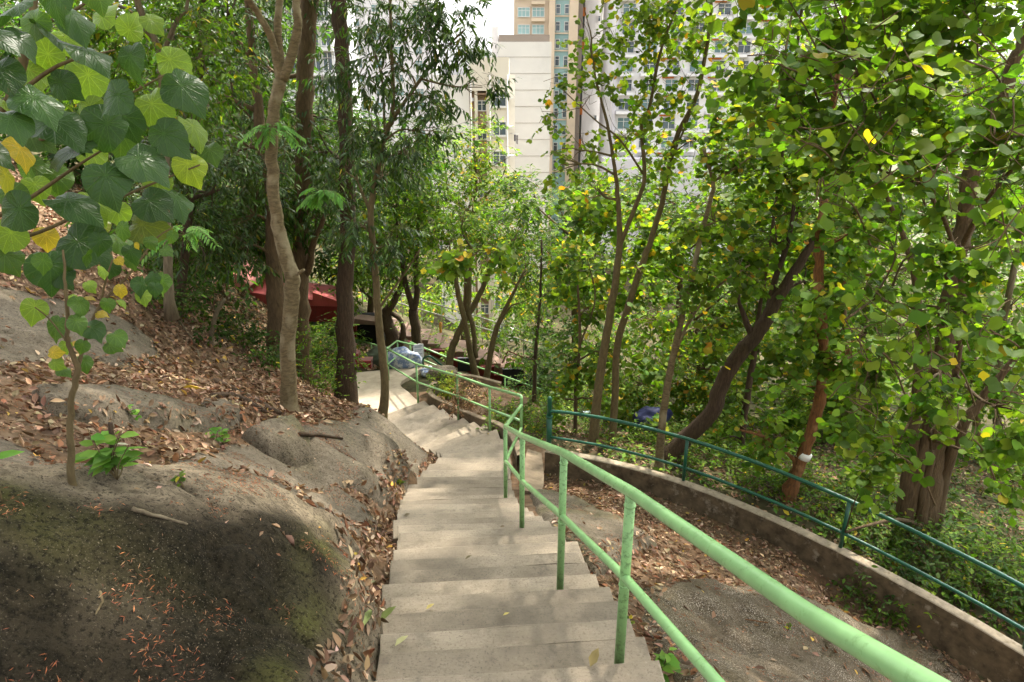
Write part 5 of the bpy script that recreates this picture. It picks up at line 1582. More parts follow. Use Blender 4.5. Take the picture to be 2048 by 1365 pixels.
# brick planter blocks, tarpaulin, bags
BRK = mat_plain('brick_red', (0.30, 0.045, 0.045), 0.85, 0.15, 6.0)
MOR = mat_plain('brick_joint', (0.22, 0.10, 0.09), 0.9, 0.1)
bp = empty('brick_planter', PY(722, 738, 20.2), 'small red brick planter at the end of the landing', 'planter')
for (x0, x1, ytop) in ((704, 716, 708), (716, 742, 722)):
    A = PY(x0, 739, 20.2); B = PY(x1, ytop, 20.2)
    mb = MB(); mb.box(((A[0] + B[0]) / 2, 20.4, (A[2] + B[2]) / 2), ((B[0] - A[0]) / 2 - 0.01, 0.18, (B[2] - A[2]) / 2 - 0.006)); mb.build('core', MOR, bp, False)
    nr = max(2, int((B[2] - A[2]) / 0.075)); nc = max(1, int(round((B[0] - A[0]) / 0.2)))
    for r_ in range(nr):
        for c_ in range(nc):
            w = (B[0] - A[0]) / nc; h = (B[2] - A[2]) / nr
            mb = MB(); mb.box((A[0] + (c_ + 0.5) * w, 20.215, A[2] + (r_ + 0.5) * h), (w / 2 - 0.006, 0.02, h / 2 - 0.005)); mb.build('brick', BRK, bp, False)


def lump(name, px, py, Y, rx, ry, rz, mat, label, cat, seed=0):
    p = PY(px, py, Y)
    bm = bmesh.new(); bmesh.ops.create_icosphere(bm, subdivisions=4, radius=1)
    for v in bm.verts:
        q = v.co.copy()
        f = 1 + 0.28 * fbm(np.array([q.x * 2 + seed]), np.array([q.y * 2 + q.z * 1.7]), 4, seed)[0] * 2
        v.co = Vector((q.x * rx * f, q.y * ry * f, max(-0.6, q.z) * rz * f))
    me = bpy.data.meshes.new(name); bm.to_mesh(me); bm.free(); me.materials.append(mat)
    for pl in me.polygons: pl.use_smooth = True
    o = link(name, me, None, p); return tag(o, label, cat)


lump('tarpaulin', 757, 722, 20.9, 0.55, 0.5, 0.42, mat_plain('tarp_green', (0.055, 0.065, 0.04), 0.6, 0.3, 4), 'dull green tarpaulin heap at the end of the landing', 'tarpaulin', 3)
m_, nt, b_, _ = newmat('bag_blue_white')
nn_ = noise(nt, geo_pos(nt), 9.0, 5, 0.7)
nt.links.new(ramp(nt, nn_, [(0.46, (0.55, 0.58, 0.62)), (0.52, (0.16, 0.22, 0.40))]), b_.inputs['Base Color']); b_.inputs['Roughness'].default_value = 0.5
lump('plastic_sheet', 806, 722, 20.3, 0.62, 0.3, 0.42, m_, 'blue and white plastic sheet bundle behind the corner rail', 'plastic sheet', 8)
lump('plastic_bag', 858, 745, 19.4, 0.28, 0.25, 0.18, m_, 'pale blue plastic bag lying at the planter bed edge', 'bag', 9)
lump('plastic_bag', 1042, 805, 17.2, 0.25, 0.2, 0.14, m_, 'crumpled blue plastic bag under the shrubs left of the end post', 'bag', 12)
lump('rock', 885, 750, 17.2, 0.42, 0.3, 0.26, M['rock'], 'small rounded stone behind the planter kerb', 'rock', 5)
yp = empty('pole', PY(881, 690, 27), 'thin orange pole behind the red stairway', 'pole')
pipe('shaft', [PY(881, 692, 28), PY(881, 645, 28)], mat_plain('orange_paint', (0.55, 0.24, 0.03), 0.6), yp, 0.06, 8)

# things half hidden in the wood below the wall
lump('storage_bin', 1796, 1044, 13.2, 0.55, 0.4, 0.40, mat_plain('purple_plastic', (0.075, 0.06, 0.24), 0.5, 0.15, 3), 'purple plastic covered heap behind the big tree', 'bin', 15)
lump('tarpaulin', 1305, 840, 16.0, 0.5, 0.4, 0.38, mat_plain('navy_plastic', (0.035, 0.04, 0.13), 0.5, 0.2, 3), 'dark blue tarpaulin in the wood behind the curved trunk', 'tarpaulin', 17)
mw = empty('painted_wall', PY(1600, 960, 17), 'low painted wall in pink, cream and teal among the trees', 'wall')
for quad, c in [([(1545, 905), (1590, 890), (1600, 960), (1545, 985)], (0.45, 0.16, 0.17)), ([(1590, 890), (1640, 900), (1640, 960), (1600, 960)], (0.5, 0.42, 0.25)), ([(1640, 900), (1690, 905), (1690, 950), (1640, 960)], (0.14, 0.30, 0.29))]:
    slab_px('panel', quad, 17.0, 0.15, mat_plain('mural', c, 0.8, 0.15), mw)
pv = empty('painted_slab', PY(1170, 860, 17), 'pale blue-grey painted paving patch seen between stems', 'paving')
slab_px('surface', [(1120, 830), (1235, 822), (1215, 858), (1135, 862)], 17.2, 0.12, mat_plain('mural_blue', (0.30, 0.37, 0.38), 0.8, 0.15), pv)
slab_px('spot', [(1192, 848), (1212, 846), (1212, 862), (1192, 864)], 17.1, 0.05, mat_plain('mural_orange', (0.55, 0.2, 0.03), 0.8), pv)

# ------------------------------------------------------------------ apartment towers
GLASS = mat_plain('window_glass', (0.16, 0.26, 0.27), 0.15, 0.35, 0.4, 0.6)
GLASSD = mat_plain('window_glass_dark', (0.10, 0.13, 0.15), 0.15, 0.4, 0.4, 0.6)
GLASST = mat_plain('window_glass_teal', (0.30, 0.47, 0.46), 0.25, 0.2, 0.3, 0.5)
WHITE = mat_plain('frame_white', (0.68, 0.67, 0.64), 0.6, 0.05)


def bbox(root, name, px0, px1, py0, py1, Y, depth, mat):
    a = PY(px0, py0, Y); b = PY(px1, min(py1, 700), Y)
    a[0] = PY(px0, 150, Y)[0]; b[0] = PY(px1, 150, Y)[0]
    z0 = b[2] if py1 < 2000 else FARZ - 12
    mb = MB(); mb.box(((a[0] + b[0]) / 2, Y + depth / 2, (a[2] + z0) / 2), ((b[0] - a[0]) / 2, depth / 2, (a[2] - z0) / 2))
    return mb.build(name, mat, root, False)


_win = {}


def window(root, px0, px1, py0, py1, Y, glass=None, n=2, frame=None):
    glass = glass or GLASS; frame = frame or WHITE
    a = PY(px0, py0, Y); b = PY(px1, py1, Y)
    a[0] = PY(px0, 150, Y)[0]; b[0] = PY(px1, 150, Y)[0]
    w = (b[0] - a[0]); h = a[2] - b[2]
    key = (round(w, 1), round(h, 1), n, glass.name, frame.name)
    if key not in _win:
        mb = MB(); t = 0.09
        pm = MB(); pm.box((0, -0.03, 0), (w / 2, 0.05, h / 2))
        for s in (-1, 1):
            mb.box((s * (w / 2 + t / 2), -0.06, 0), (t / 2, 0.12, h / 2 + t), mi=0)
            mb.box((0, -0.06, s * (h / 2 + t / 2)), (w / 2, 0.118, t / 2), mi=0)
        for k in range(1, n): mb.box((-w / 2 + w * k / n, -0.05, 0), (0.04, 0.09, h / 2), mi=0)
        mb.box((0, -0.048, h * 0.18), (w / 2, 0.085, 0.03), mi=0)
        _win[key] = (mb.mesh('window', [frame], False), pm.mesh('pane', [glass], False))
    wo_ = link('window', _win[key][0], root, ((a[0] + b[0]) / 2, Y - 0.01, (a[2] + b[2]) / 2))
    pn = bpy.data.objects.new('pane', _win[key][1]); COL.objects.link(pn); pn.parent = wo_


def facade(name, c, rough=0.85): return mat_plain(name, c, rough, 0.05, 0.25, 0.2, dirt=tuple(x * 0.86 for x in c), dscale=0.35, dlo=0.52, dhi=0.75)  # facade tones kept pale so the colour carries the distance haze


# cream low-rise
B = empty('apartment_block', PY(950, 330, 70), 'cream low-rise apartment block with a brown window bay, centre', 'building')
CREAM = facade('render_cream', (0.74, 0.67, 0.55)); BRN = facade('render_brown', (0.34, 0.23, 0.15)); CREAM2 = facade('render_pale', (0.78, 0.74, 0.67))
bbox(B, 'wall', 868, 938, 150, 3000, 70.6, 12, CREAM2)
bbox(B, 'wall', 976, 1018, 115, 3000, 70, 12, CREAM)
bbox(B, 'bay', 938, 976, 118, 3000, 70.9, 11, BRN)
bbox(B, 'parapet', 938, 976, 115, 182, 70.1, 1.0, CREAM)
bbox(B, 'pier', 948, 954, 182, 3000, 70.2, 0.7, CREAM)
bbox(B, 'pier', 972, 976, 182, 3000, 70.2, 0.7, CREAM)
bbox(B, 'side_wing', 1018, 1030, 150, 3000, 71.5, 10, CREAM2)
for k in range(9):
    y = 187 + 58 * k
    window(B, 986, 1011, y, y + 25, 70, GLASSD, 2); window(B, 955, 971, y + 16, y + 34, 70.9, GLASSD, 2)
    bbox(B, 'sill', 983, 1014, y + 27, y + 30, 69.8, 0.25, CREAM2); bbox(B, 'awning', 953, 974, y, y + 3, 70.2, 0.6, BRN)
    window(B, 864.5 + 4, 874, y + 2, y + 26, 70.6, GLASSD, 1)
    bbox(B, 'balcony', 1016, 1027, y + 8, y + 12, 69.6, 1.2, CREAM2)
for px in (941, 979.5, 1015):
    a_ = PY(px, 150, 69.85); mb = MB(); mb.tube([(a_[0], 69.85, a_[2]), (a_[0], 69.85, FARZ)], 0.07, 7); mb.build('drain_pipe', CREAM2, B)
for k in range(7):
    y = 196 + 58 * k
    bbox(B, 'air_conditioner', 941.5, 946, y, y + 7, 70.3, 0.6, WHITE)
    if k % 2: bbox(B, 'air_conditioner', 978, 983, y + 12, y + 18, 69.4, 0.6, WHITE)
# grey blank wall block
B = empty('apartment_block', PY(1040, 330, 95), 'pale grey apartment block with a blank side wall and dark parapet', 'building')
GREY = facade('render_grey', (0.66, 0.64, 0.59)); GREYD = facade('render_grey_dark', (0.30, 0.25, 0.21)); LIL = facade('render_lilac', (0.74, 0.71, 0.71))
bbox(B, 'wall', 996, 1102, 84, 3000, 95, 15, GREY); bbox(B, 'parapet', 998, 1098, 70, 85, 95.1, 14, GREYD); bbox(B, 'stair_shaft', 984, 997, 54, 3000, 95.5, 10, LIL)
for k in range(9): bbox(B, 'joint', 996, 1102, 84 + 33 * k + 30, 84 + 33 * k + 30.6, 94.95, 0.1, GREYD)
# beige tower
B = empty('apartment_tower', PY(1090, 330, 120), 'tall beige tower with teal glass strip behind the sparse tree', 'building')
BEI = facade('render_beige', (0.56, 0.45, 0.33)); TAN = facade('render_tan', (0.70, 0.57, 0.42))
bbox(B, 'wall', 1028, 1096, -420, 3000, 120, 15, BEI); bbox(B, 'glass_strip', 1108, 1136, -420, 3000, 120.6, 12, GLASST)
bbox(B, 'pilaster', 1096, 1108, -420, 3000, 119.6, 13, TAN); bbox(B, 'pilaster', 1136, 1153, -420, 3000, 119.6, 13, TAN)
bbox(B, 'recess', 1153, 1162, -420, 3000, 121, 11, GREYD)
for k in range(-6, 10):
    y = 16 + 34.5 * k
    if y < 75: window(B, 1036, 1058, y, y + 18, 120, GLASST, 3); window(B, 1064, 1086, y, y + 18, 120, GLASST, 3); bbox(B, 'balcony', 1062, 1088, y + 20, y + 27, 119.2, 0.8, TAN)
    window(B, 1110, 1117, y - 6, y + 12, 120.6, GLASSD, 1); window(B, 1127, 1134, y - 6, y + 12, 120.6, GLASSD, 1); bbox(B, 'floor_band', 1108, 1136, y + 15, y + 18, 120.4, 0.3, TAN)
# pale tower with orange panels
B = empty('apartment_tower', PY(1190, 330, 128), 'pale grey tower with small orange panels, right of the beige tower', 'building')
ORG = facade('panel_orange', (0.62, 0.20, 0.05)); PALE = facade('render_pale_grey', (0.76, 0.74, 0.72))
bbox(B, 'wall', 1166, 1228, -420, 3000, 128, 14, PALE); bbox(B, 'recess', 1161.5, 1166, -420, 3000, 129, 12, GLASSD)
for k in range(-6, 6):
    y = 15 + 66 * k; bbox(B, 'orange_panel', 1160, 1167, y, y + 17, 127.4, 1.0, ORG); window(B, 1192, 1196, y + 18, y + 28, 128, GLASSD, 1)
# white tower, right
B = empty('apartment_tower', PY(1400, 330, 110), 'wide white tower with balconies and orange stripes behind the right trees', 'building')
WH = facade('render_white', (0.78, 0.77, 0.77)); LILW = facade('render_lilac_grey', (0.60, 0.58, 0.61))
bbox(B, 'wall', 1228, 1660, -420, 3000, 110, 16, WH)
bbox(B, 'podium', 1215, 1420, 318, 3000, 106, 3.9, LILW)
for k in range(-2, 9):
    y = 8 + 38 * k
    for j in range(9):
        x = 1240 + 46 * j
        window(B, x, x + 24, y, y + 22, 110, GLASSD if (j + k) % 3 else GLASS, 2)
        bbox(B, 'balcony', x - 4, x + 28, y + 25, y + 31, 108.8, 1.2, WH)
    for j in range(4):
        bbox(B, 'orange_stripe', 1325 + 92 * j, 1348 + 92 * j, y - 6, y - 3, 109.7, 0.28, ORG)
    bbox(B, 'pier', 1228, 1234, y - 12, y + 26, 109.4, 0.58, LILW)
    for j in range(0, 9, 2): bbox(B, 'air_conditioner', 1267 + 46 * j, 1273 + 46 * j, y + 12 + (j % 3) * 2, y + 18 + (j % 3) * 2, 109.2, 0.75, LILW)
# left glass tower
B = empty('apartment_tower', PY(600, 160, 90), 'white and glass tower seen between the left trunks', 'building')
bbox(B, 'wall', 478, 672, -420, 3000, 90, 14, facade('render_cool_white', (0.66, 0.67, 0.68)))
for k in range(-2, 6):
    y = 18 + 50 * k
    for x in (486, 520, 554, 588, 626, 650):
        window(B, x, x + 17, y - 14, y + 24, 90, GLASSD, 2)
    bbox(B, 'balcony', 480, 670, y + 27, y + 34, 88.8, 1.2, WH)
# far pale tower behind the drooping leaves
B = empty('apartment_tower', PY(780, 160, 160), 'hazy lilac tower behind the drooping dark leaves', 'building')
bbox(B, 'wall', 690, 868, -420, 3000, 160, 16, facade('render_haze_lilac', (0.76, 0.74, 0.76)))
for k in range(-2, 10):
    for x in (712, 752, 792, 832): window(B, x, x + 14, 10 + 28 * k, 24 + 28 * k, 160, GLASS, 2)
# clothes on a pole
lr = empty('laundry', PY(1034, 281, 69.0), 'dark clothes hung out to dry on the cream apartment block', 'laundry')
CLO = mat_plain('dark_cloth', (0.07, 0.06, 0.075), 0.9, 0.3)
pipe('pole', [PY(1020, 268, 69.9), PY(1037, 268, 68.9)], WHITE, lr, 0.03, 6)
for x0, x1, y0, y1 in ((1028, 1031.5, 270, 283), (1032, 1033.6, 271, 288), (1034.2, 1036, 271, 289)):
    slab_px('garment', [(x0, y0), (x1, y0), (x1 - .3, y1), (x0 + .3, y1)], 69.2, 0.12, CLO, lr)

# ------------------------------------------------------------------ leaf litter
LB = [(0.19, 0.118, 0.07), (0.28, 0.186, 0.118), (0.37, 0.275, 0.185), (0.13, 0.078, 0.046), (0.21, 0.10, 0.052), (0.44, 0.28, 0.06)]
LBW = [5.5, 5, 2.6, 3.5, 2, 0.3]


def grad(x, y, f, e=0.06):
    gx_ = (f(x + e, y) - f(x - e, y)) / (2 * e); gy_ = (f(x, y + e) - f(x, y - e)) / (2 * e)
    return norm(np.stack([-gx_, -gy_, np.ones_like(gx_)], 1))


def in_rocks(x, y, inset=0.12):
    m = np.zeros(len(x), bool)
    for poly, lo, hi, h in ROCKS:
        q = (x > lo[0]) & (x < hi[0]) & (y > lo[1]) & (y < hi[1])
        if q.any():
            m[q] |= poly_sd(x[q], y[q], poly) > inset
    return m


def litter(name, label, n, xr, yr, size, keep_fn, lift=0.0, cols=LB, w=LBW, tpl='dry', tilt=0.4, surf=surface, cat='leaf litter'):
    x = rng.uniform(*xr, n); y = rng.uniform(*yr, n)
    k = keep_fn(x, y) > rng.uniform(0, 1, n)
    x, y = x[k], y[k]
    z = surf(x, y)
    nr = grad(x, y, surf)
    a = rng.uniform(0, 2 * math.pi, len(x))
    d = np.stack([np.cos(a), np.sin(a), np.zeros(len(x))], 1)
    d = norm(d - nr * (d * nr).sum(1, keepdims=True) + nr * rng.normal(0, tilt * 0.45, (len(x), 1)))
    nr = norm(nr + rng.normal(0, tilt, (len(x), 3)))
    s = size * rng.uniform(0.5, 1.25, len(x))
    mb = MB()
    put_leaves(mb, tpl, np.stack([x, y, z + 0.006 + lift + rng.uniform(0, 0.02, len(x))], 1), d, nr, s, palette(len(x), cols, w, 0.28))
    o = mb.build(name, [M['litter']])
    tag(o, label, cat, kind='stuff')
    return len(x)


def keep_left(x, y):
    e = poly_sd(x, y, SPOLY)
    base = 0.55 + 1.1 * fbm(x * 0.8, y * 0.8, 3, 61) + 0.5 * smooth(6, 9, y)
    base = np.where(in_rocks(x, y, 0.10), 0.012, base)
    base = np.where(e > -0.05, 0.0, base)
    g = (e > -0.34) & (e < -0.03)
    base = np.where(g, np.maximum(base, 0.8), base)
    return base


litter('leaf_litter', 'brown fallen leaves carpeting the left bank', 15000, (-9, -1.2), (3.0, 9.0), 0.085, keep_left)
litter('leaf_litter', 'brown fallen leaves on the upper left slope below the trunks', 15000, (-9.5, -2.4), (8.5, 16.5), 0.11, lambda x, y: np.where(poly_sd(x, y, SPOLY) > -0.05, 0.0, np.where(in_rocks(x, y), 0.05, 0.75)))
litter('leaf_litter', 'dead leaves on the shaded hillside behind the left trunks', 12000, (-14, -4), (16, 23), 0.15, lambda x, y: np.where(poly_sd(x, y, SPOLY) > -0.3, 0, 0.85), surf=terrain)
litter('leaf_litter', 'fallen leaves filling the gutter along the left side of the steps', 9000, (-2.2, -0.6), (2.2, 12.3), 0.075,
       lambda x, y: np.where((poly_sd(x, y, SPOLY) < -0.01) & (poly_sd(x, y, SPOLY) > -0.22 - 0.15 * fbm(x * 2, y * 2, 3, 3)), 0.9, 0.0), 0.015, tilt=0.6)


def keep_right(x, y):
    ww = poly_sd(x, y, WPOLY)
    b = 0.9 + 1.2 * fbm(x * 0.7, y * 0.7, 3, 12)
    b = np.where(in_rocks(x, y, 0.15), 0.03, b)
    b = np.where((poly_sd(x, y, SPOLY) > -0.02) | (ww < 0), 0, b)
    return b


litter('leaf_litter', 'brown fallen leaves on the slope between the two railings', 17000, (0.0, 6.5), (2.5, 11.2), 0.072, keep_right)
litter('leaf_litter', 'scattered fallen leaves on the wood floor behind the low wall', 17000, (0.8, 12), (5, 15), 0.085, lambda x, y: np.where((poly_sd(x, y, WPOLY) > -0.15) | (poly_sd(x, y, SPOLY) > -0.1), 0, 0.7), surf=terrain)
litter('ground_cover', 'low green creepers covering the wood floor behind the low wall', 26000, (0.8, 14), (7, 24), 0.13, lambda x, y: np.where((poly_sd(x, y, WPOLY) > -0.12) | (poly_sd(x, y, SPOLY) > -0.3) | (y < 11.3 - x), 0, smooth(-0.12, 0.05, fbm(x * 0.8, y * 0.8, 3, 5))), 0.08, MD, MDW, 'dia', 0.6, terrain, 'ground cover')
litter('leaf_crumbs', 'small broken leaf pieces mixed through the litter on the left bank', 26000, (-9, -1.2), (3.0, 12.5), 0.042, lambda x, y: np.where(poly_sd(x, y, SPOLY) > -0.04, 0, np.where(in_rocks(x, y, 0.06), 0.06, 0.8)), cols=LB, w=LBW, tilt=0.5, tpl='dia')
litter('leaf_crumbs', 'small broken leaf pieces mixed through the litter between the railings', 16000, (0.0, 6.5), (2.5, 11.2), 0.040, keep_right, tilt=0.5, tpl='dia')
RUST = [(0.30, 0.095, 0.04), (0.22, 0.075, 0.035), (0.38, 0.16, 0.07), (0.15, 0.065, 0.04), (0.30, 0.18, 0.10)]


def rust_fn(seed, amt=1.0, thr=0.10):
    def f(x, y):
        b = smooth(thr, thr + 0.12, fbm(x * 3.6, y * 3.6, 3, seed)) * amt
        return np.where(poly_sd(x, y, SPOLY) > -0.03, 0.0, b + 0.012)
    return f


litter('needle_litter', 'rust-red dry leaflets scattered over the left rocks', 70000, (-4.2, -0.7), (1.6, 9.0), 0.026, rust_fn(7, 0.95, 0.11), cols=RUST, w=[1, 1, .6, 1, .7], tpl=tpl_diamond(0.16), tilt=0.35)
litter('needle_litter', 'rust-red dry leaflets scattered over the right boulder', 22000, (0.6, 5.5), (2.6, 8.0), 0.028, lambda x, y: np.where(poly_sd(x, y, WPOLY) > 0, rust_fn(19, 0.9, 0.06)(x, y), 0), cols=RUST, w=[1, 1, .6, 1, .7], tpl=tpl_diamond(0.16), tilt=0.35)


# a few single fallen leaves on the steps, each a thing of its own
def step_z(x, y):
    # tread height under a point: find the step whose nosing is ahead of the point
    for z in zs:
        b = stair_at(z - RISE)
        e = np.array([b[2] - b[0], b[3] - b[1]]); q = np.array([x - b[0], y - b[1]])
        if e[0] * q[1] - e[1] * q[0] <= 0: return z - RISE
    return -7.46


def stair_hit(px, py):
    d = ray(px, py)
    for t in np.linspace(1.5, 25, 2600):
        p = d * t
        if p[2] <= step_z(p[0], p[1]) + 0.004: return p
    return d * 8


DRYM = mesh_np('fallen_leaf', *TPL['dry'], [mat_leaf('leaf_single_dry', 0.1, 0.7, 0.2, objcol=True)])
for px, py, s, ang, c, lab in [
    (790, 1296, 0.13, 40, (0.42, 0.40, 0.20), 'pale yellow-green fallen leaf at the left end of a near step'),
    (1180, 1338, 0.14, 60, (0.26, 0.20, 0.08), 'long olive-brown fallen leaf on the nearest step'),
    (852, 1222, 0.09, 30, (0.40, 0.33, 0.12), 'curled yellowish leaf on a step near the left side'),
    (1006, 1234, 0.06, 10, (0.50, 0.42, 0.14), 'tiny yellow leaf in the middle of the near steps'),
    (930, 1121, 0.09, 5, (0.20, 0.17, 0.10), 'thin dark leaf on the sunlit step'),
    (1000, 1056, 0.07, 0, (0.14, 0.10, 0.06), 'small dark leaf on the middle steps'),
    (808, 1034, 0.10, 15, (0.15, 0.12, 0.07), 'dark leaf at the left end of the middle steps')]:
    p = stair_hit(px, py)
    o = bpy.data.objects.new('fallen_leaf', DRYM); COL.objects.link(o)
    o.location = p + np.array([0, 0, 0.012]); o.rotation_euler = (rng.normal(0, .12), rng.normal(0, .12), R(ang - 90)); o.scale = (s * .72, s * .72, s * .72); o.color = (*c, 1)
    tag(o, lab, 'leaf')
for px, py, s, ang, c, lab in [(362, 778, 0.26, 0, (0.50, 0.33, 0.05), 'large ochre fallen leaf on the left litter slope'), (738, 1322, 0.16, 200, (0.55, 0.47, 0.28), 'pale cream fallen leaf in the gutter by the near steps'),
                               (760, 1252, 0.13, 30, (0.16, 0.20, 0.06), 'green-brown fallen leaf between boulder and steps'), (728, 1262, 0.13, 80, (0.22, 0.27, 0.10), 'dull green fallen leaf against the boulder foot')]:
    p = hit(px, py, surface)
    o = bpy.data.objects.new('fallen_leaf', DRYM); COL.objects.link(o)
    o.location = p + np.array([0, 0, 0.03]); o.rotation_euler = (rng.normal(0.1, .2), rng.normal(0, .2), R(ang - 90)); o.scale = (s, s, s); o.color = (*c, 1)
    tag(o, lab, 'leaf')

# fallen branches on the left slope and twigs on the rocks
for path, r0, lab, mt in [
    ([(430, 765), (480, 790), (540, 822), (560, 832)], 0.05, 'dark fallen branch lying just left of the pale-barked tree', 'bark_dark'),
    ([(425, 797), (470, 797), (505, 812), (530, 828)], 0.045, 'short dark rotting log beside the square stone block', 'bark_dark'),
    ([(500, 705), (540, 732), (600, 758), (640, 780)], 0.05, 'brown fallen log running into the undergrowth behind the pale tree', 'bark_mid'),
    ([(465, 740), (520, 750), (570, 775)], 0.022, 'thin fallen stick above the dark fallen branch', 'bark_olive'),
    ([(355, 640), (385, 680), (395, 705), (405, 735)], 0.02, 'pale bent stick on the leaf slope', 'bark_grey'),
    ([(600, 872), (640, 874), (685, 880)], 0.03, 'dark stick lying in leaves right of the upright boulder', 'bark_dark'),
    ([(265, 1020), (320, 1036), (375, 1052)], 0.012, 'pale straight stick on the sunlit slab', 'bark_grey'),
    ([(1490, 1240), (1560, 1248), (1650, 1243)], 0.006, 'thin reddish twig on the flecked boulder', 'bark_orange'),
    ([(200, 1185), (205, 1205), (192, 1230)], 0.006, 'short pale curved twig on the dark boulder', 'bark_pale'),
    ([(0, 505), (60, 520), (130, 530)], 0.03, 'brown fallen branch at the top of the left slope', 'bark_mid')]:
    P = [hit(px, py, surface) + np.array([0, 0, r0 * 0.7]) for px, py in path]
    C = wiggle(catmull(P, 5), r0 * 0.25)
    mb = MB(); mb.tube(C, np.linspace(r0, r0 * 0.55, len(C)), 7)
    tag(mb.build('fallen_branch', M[mt]), lab, 'branch')
# dead leaning stump stick
p0 = hit(420, 690); Ps = [p0 - [0, 0, .1], PY(426, 650, p0[1]), PY(436, 620, p0[1]), PY(449, 598, p0[1])]
mb = MB(); mb.tube(catmull(Ps, 4), np.linspace(0.05, 0.035, 13), 8); tag(mb.build('dead_stake', M['bark_grey']), 'grey leaning dead stake on the left leaf slope', 'stake')
p0 = hit(225, 940, surface); mb = MB(); mb.tube([p0 - [0, 0, .05], PY(221, 846, p0[1])], 0.012, 8); tag(mb.build('iron_stake', M['bark_dark']), 'short rusty iron stake beside the bright green seedling', 'stake')


# small weeds
def weed(px, py, h, n, leafsize, cols, lab, surf=surface, tpl='ellip'):
    p = hit(px, py, surf)
    root = empty('weed', p, lab, 'weed')
    st = MB(); lf = MB()
    for k in range(max(2, n // 5)):
        e = p + np.array([rng.normal(0, h * .3), rng.normal(0, h * .2), h * rng.uniform(.5, 1)])
        C = catmull([p, (p + e) / 2 + rng.normal(0, h * .06, 3), e], 4); st.tube(C, np.linspace(.004, .002, len(C)), 5)
        m = 5
        pos = C[-m - 1:-1] if len(C) > m else C
        a = rng.uniform(0, 6.28, len(pos)); d = np.stack([np.cos(a), np.sin(a), rng.uniform(-.2, .4, len(pos))], 1)
        put_leaves(lf, tpl, pos, d, np.array([[0, -.3, 1.]]) + rng.normal(0, .25, (len(pos), 3)), leafsize * rng.uniform(.6, 1.2, len(pos)), palette(len(pos), cols, np.ones(len(cols))))
    st.build('stem', M['bark_olive'], root); lf.build('leaves', M['leaf'], root)


BRG = [(0.13, 0.27, 0.04), (0.10, 0.22, 0.035), (0.18, 0.32, 0.05)]
weed(235, 960, 0.30, 40, 0.115, BRG, 'bright green seedling growing beside the thin sapling')
weed(448, 890, 0.22, 20, 0.09, BRG, 'green seedling at the foot of the upright boulder')
weed(5, 1005, 0.28, 14, 0.10, BRG, 'green shoot at the left picture edge on the rocks')
weed(270, 840, 0.16, 12, 0.08, BRG, 'tiny green plant on the flat slab in the litter')
weed(800, 968, 0.07, 26, 0.06, MD, 'flat green weed in the gutter left of the steps')
weed(368, 975, 0.10, 14, 0.05, MD, 'small green weed in the rocks left of the mossy ledge')
weed(1320, 1350, 0.22, 20, 0.10, BRG, 'green weed by the nearest railing post at the bottom edge')
weed(1255, 1255, 0.10, 12, 0.05, MD, 'small weed at the right ends of the near steps')
weed(1575, 1262, 0.08, 10, 0.05, MD, 'small weed in the leaves below the low wall')
weed(500, 640, 0.9, 30, 0.13, DK, 'dark leafy weed in front of the red shelter wall', terrain)
# light green pinnate sprigs on the pale trunk
def sprig(px, py, Y, w, lab):
    p = PY(px, py, Y); root = empty('leafy_sprig', p, lab, 'sprig'); lf = MB(); st = MB()
    for a in np.linspace(-3.1, 0.0, 13):
        L = w * rng.uniform(.75, 1.1); d = np.array([math.cos(a), rng.uniform(-.7, .3), rng.uniform(-0.35, 0.45)])
        e = p + d * L; C = catmull([p, p + d * L * .5 + [0, 0, .1 * L], e - [0, 0, .25 * L]], 6); st.tube(C, np.linspace(.004, .002, len(C)), 4)
        pos = np.repeat(C[3:], 2, 0); t = np.gradient(C, axis=0)[3:]; t = np.repeat(norm(t), 2, 0)
        sd = norm(np.cross(t, [0, 0, 1.0])) * np.where(np.arange(len(pos)) % 2 == 0, 1, -1)[:, None]
        put_leaves(lf, 'long', pos, t * .6 + sd + [0, 0, -.25], np.array([[0, -.2, 1.]]) + rng.normal(0, .15, (len(pos), 3)), 0.115 * rng.uniform(.8, 1.2, len(pos)), palette(len(pos), [(0.15, 0.30, 0.07), (0.12, 0.25, 0.06)], [1, 1], .1))
    st.build('stem', M['bark_olive'], root); lf.build('leaves', M['leaf'], root)


sprig(548, 262, 9.1, 0.36, 'light green feathery sprig growing on the pale trunk')
sprig(645, 388, 9.0, 0.28, 'light green feathery sprig right of the pale trunk')
sprig(370, 470, 9.5, 0.5, 'feathery green spray over the left slope')

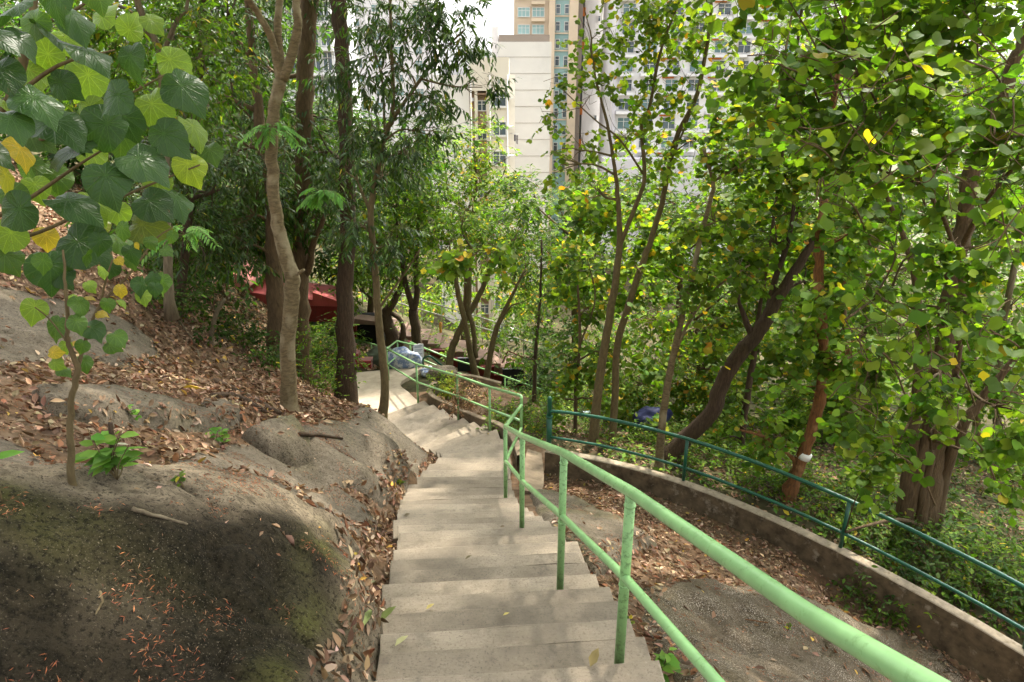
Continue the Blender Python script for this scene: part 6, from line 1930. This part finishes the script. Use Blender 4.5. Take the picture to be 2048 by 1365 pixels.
# unseen trees added behind and beside the viewer to shade near steps and rocks
for lab, base, top, bl in [
    ('unseen tall tree added for shade up the slope to the right of the stairway', (3.6, 1.0, -4.0), (3.4, 2.0, 5.0), [(3.0, 3.5, 6.0, 1.9), (1.2, 4.5, 7.0, 1.7), (4.6, 4.5, 6.2, 1.9), (2.6, 6.4, 7.2, 1.9), (0.2, 2.6, 7.2, 1.4), (5.5, 7.0, 6.8, 1.8), (2.0, 1.2, 6.5, 1.5)]),
    ('unseen tall tree added for shade on the bank above the boulder at left', (-5.6, 2.5, -1.8), (-5.0, 3.2, 6.0), [(-3.2, 3.6, 6.2, 1.8), (-1.2, 5.0, 6.8, 1.6), (-5.2, 5.5, 6.5, 2.0), (-3.4, 7.2, 6.6, 1.9), (-1.0, 7.6, 7.0, 1.8), (-6.5, 8.0, 7, 2.0), (-1.2, 2.4, 7.0, 1.3)])]:
    root = empty('added_shade_tree', base, lab, 'tree', 'unseen shade trees added beside the viewer')
    C = catmull([Vector(base) - Vector((0, 0, .4)), (Vector(base) + Vector(top)) / 2 + Vector((.2, .2, 0)), top], 6)
    mb = MB(); mb.tube(C, np.linspace(.17, .07, len(C)), 9); mb.build('trunk', M['bark_mid'], root)
    cr = MB()
    for x, y, z, r in bl:
        Cb = catmull([C[-3], (C[-3] + np.array([x, y, z])) / 2 + rng.normal(0, .2, 3), (x, y, z)], 5); cr.tube(Cb, np.linspace(.05, .015, len(Cb)), 5, mi=1)
        sprays(cr, (x, y, z), (r * 1.1, r * 1.1, r * .55), 190, 8, 'dia', 0.21, MD, MDW, 0.3, 0.5)
    o = cr.build('crown', [M['leaf'], M['bark_mid']], root); o['kind'] = 'stuff'
# crowns added above the picture to shade the slope, with gaps for sun flecks
jobs = {}
for X in np.arange(-5.5, 13.0, 1.5):
    for Y in np.arange(4.5, 27.5, 1.6):
        if rng.uniform() < (0.20 if Y < 11 else 0.08 if Y < 13 else 0.0) or (Y > 16 and (X < -2.2 or X > 4.0)): continue
        if X > 4.9 and (X < 7.4 or Y < 8.5 or Y > 15): continue
        c = np.array([X + rng.uniform(-.5, .5), Y + rng.uniform(-.5, .5), rng.uniform(5.8, 7.6) + 0.06 * Y])
        k = int(np.argmin([np.linalg.norm(t[1][:2] - c[:2]) for t in TREES]))
        jobs.setdefault(k, []).append(c)
for k, cs in jobs.items():
    root, top, bark = TREES[k]
    cr = MB()
    hub = np.array([top[0], top[1], max(top[2] + 1.2, 4.0)])
    r0 = max(0.03, min(top[3], 0.09))
    cr.tube(catmull([top[:3], (top[:3] + hub) / 2 + rng.normal(0, .08, 3), hub], 4), np.linspace(max(top[3], .01), r0 * .8, 9), 6, mi=1)
    for c in cs:
        Cb = catmull([hub, (hub + c) / 2 + rng.normal(0, .2, 3), c], 4); cr.tube(Cb, np.linspace(r0 * .6, .012, len(Cb)), 4, mi=1, cap=False)
        sprays(cr, c, (1.15, 1.15, .6), 62, 7, 'dia', 0.24, MD, MDW, 0.3, 0.5, twigs=False)
    o = cr.build('added_shade_crown', [M['leaf'], bark], root); o['kind'] = 'stuff'
print('TRIS', sum(len(m.polygons) for m in bpy.data.meshes), 'OBJ', len(bpy.data.objects))
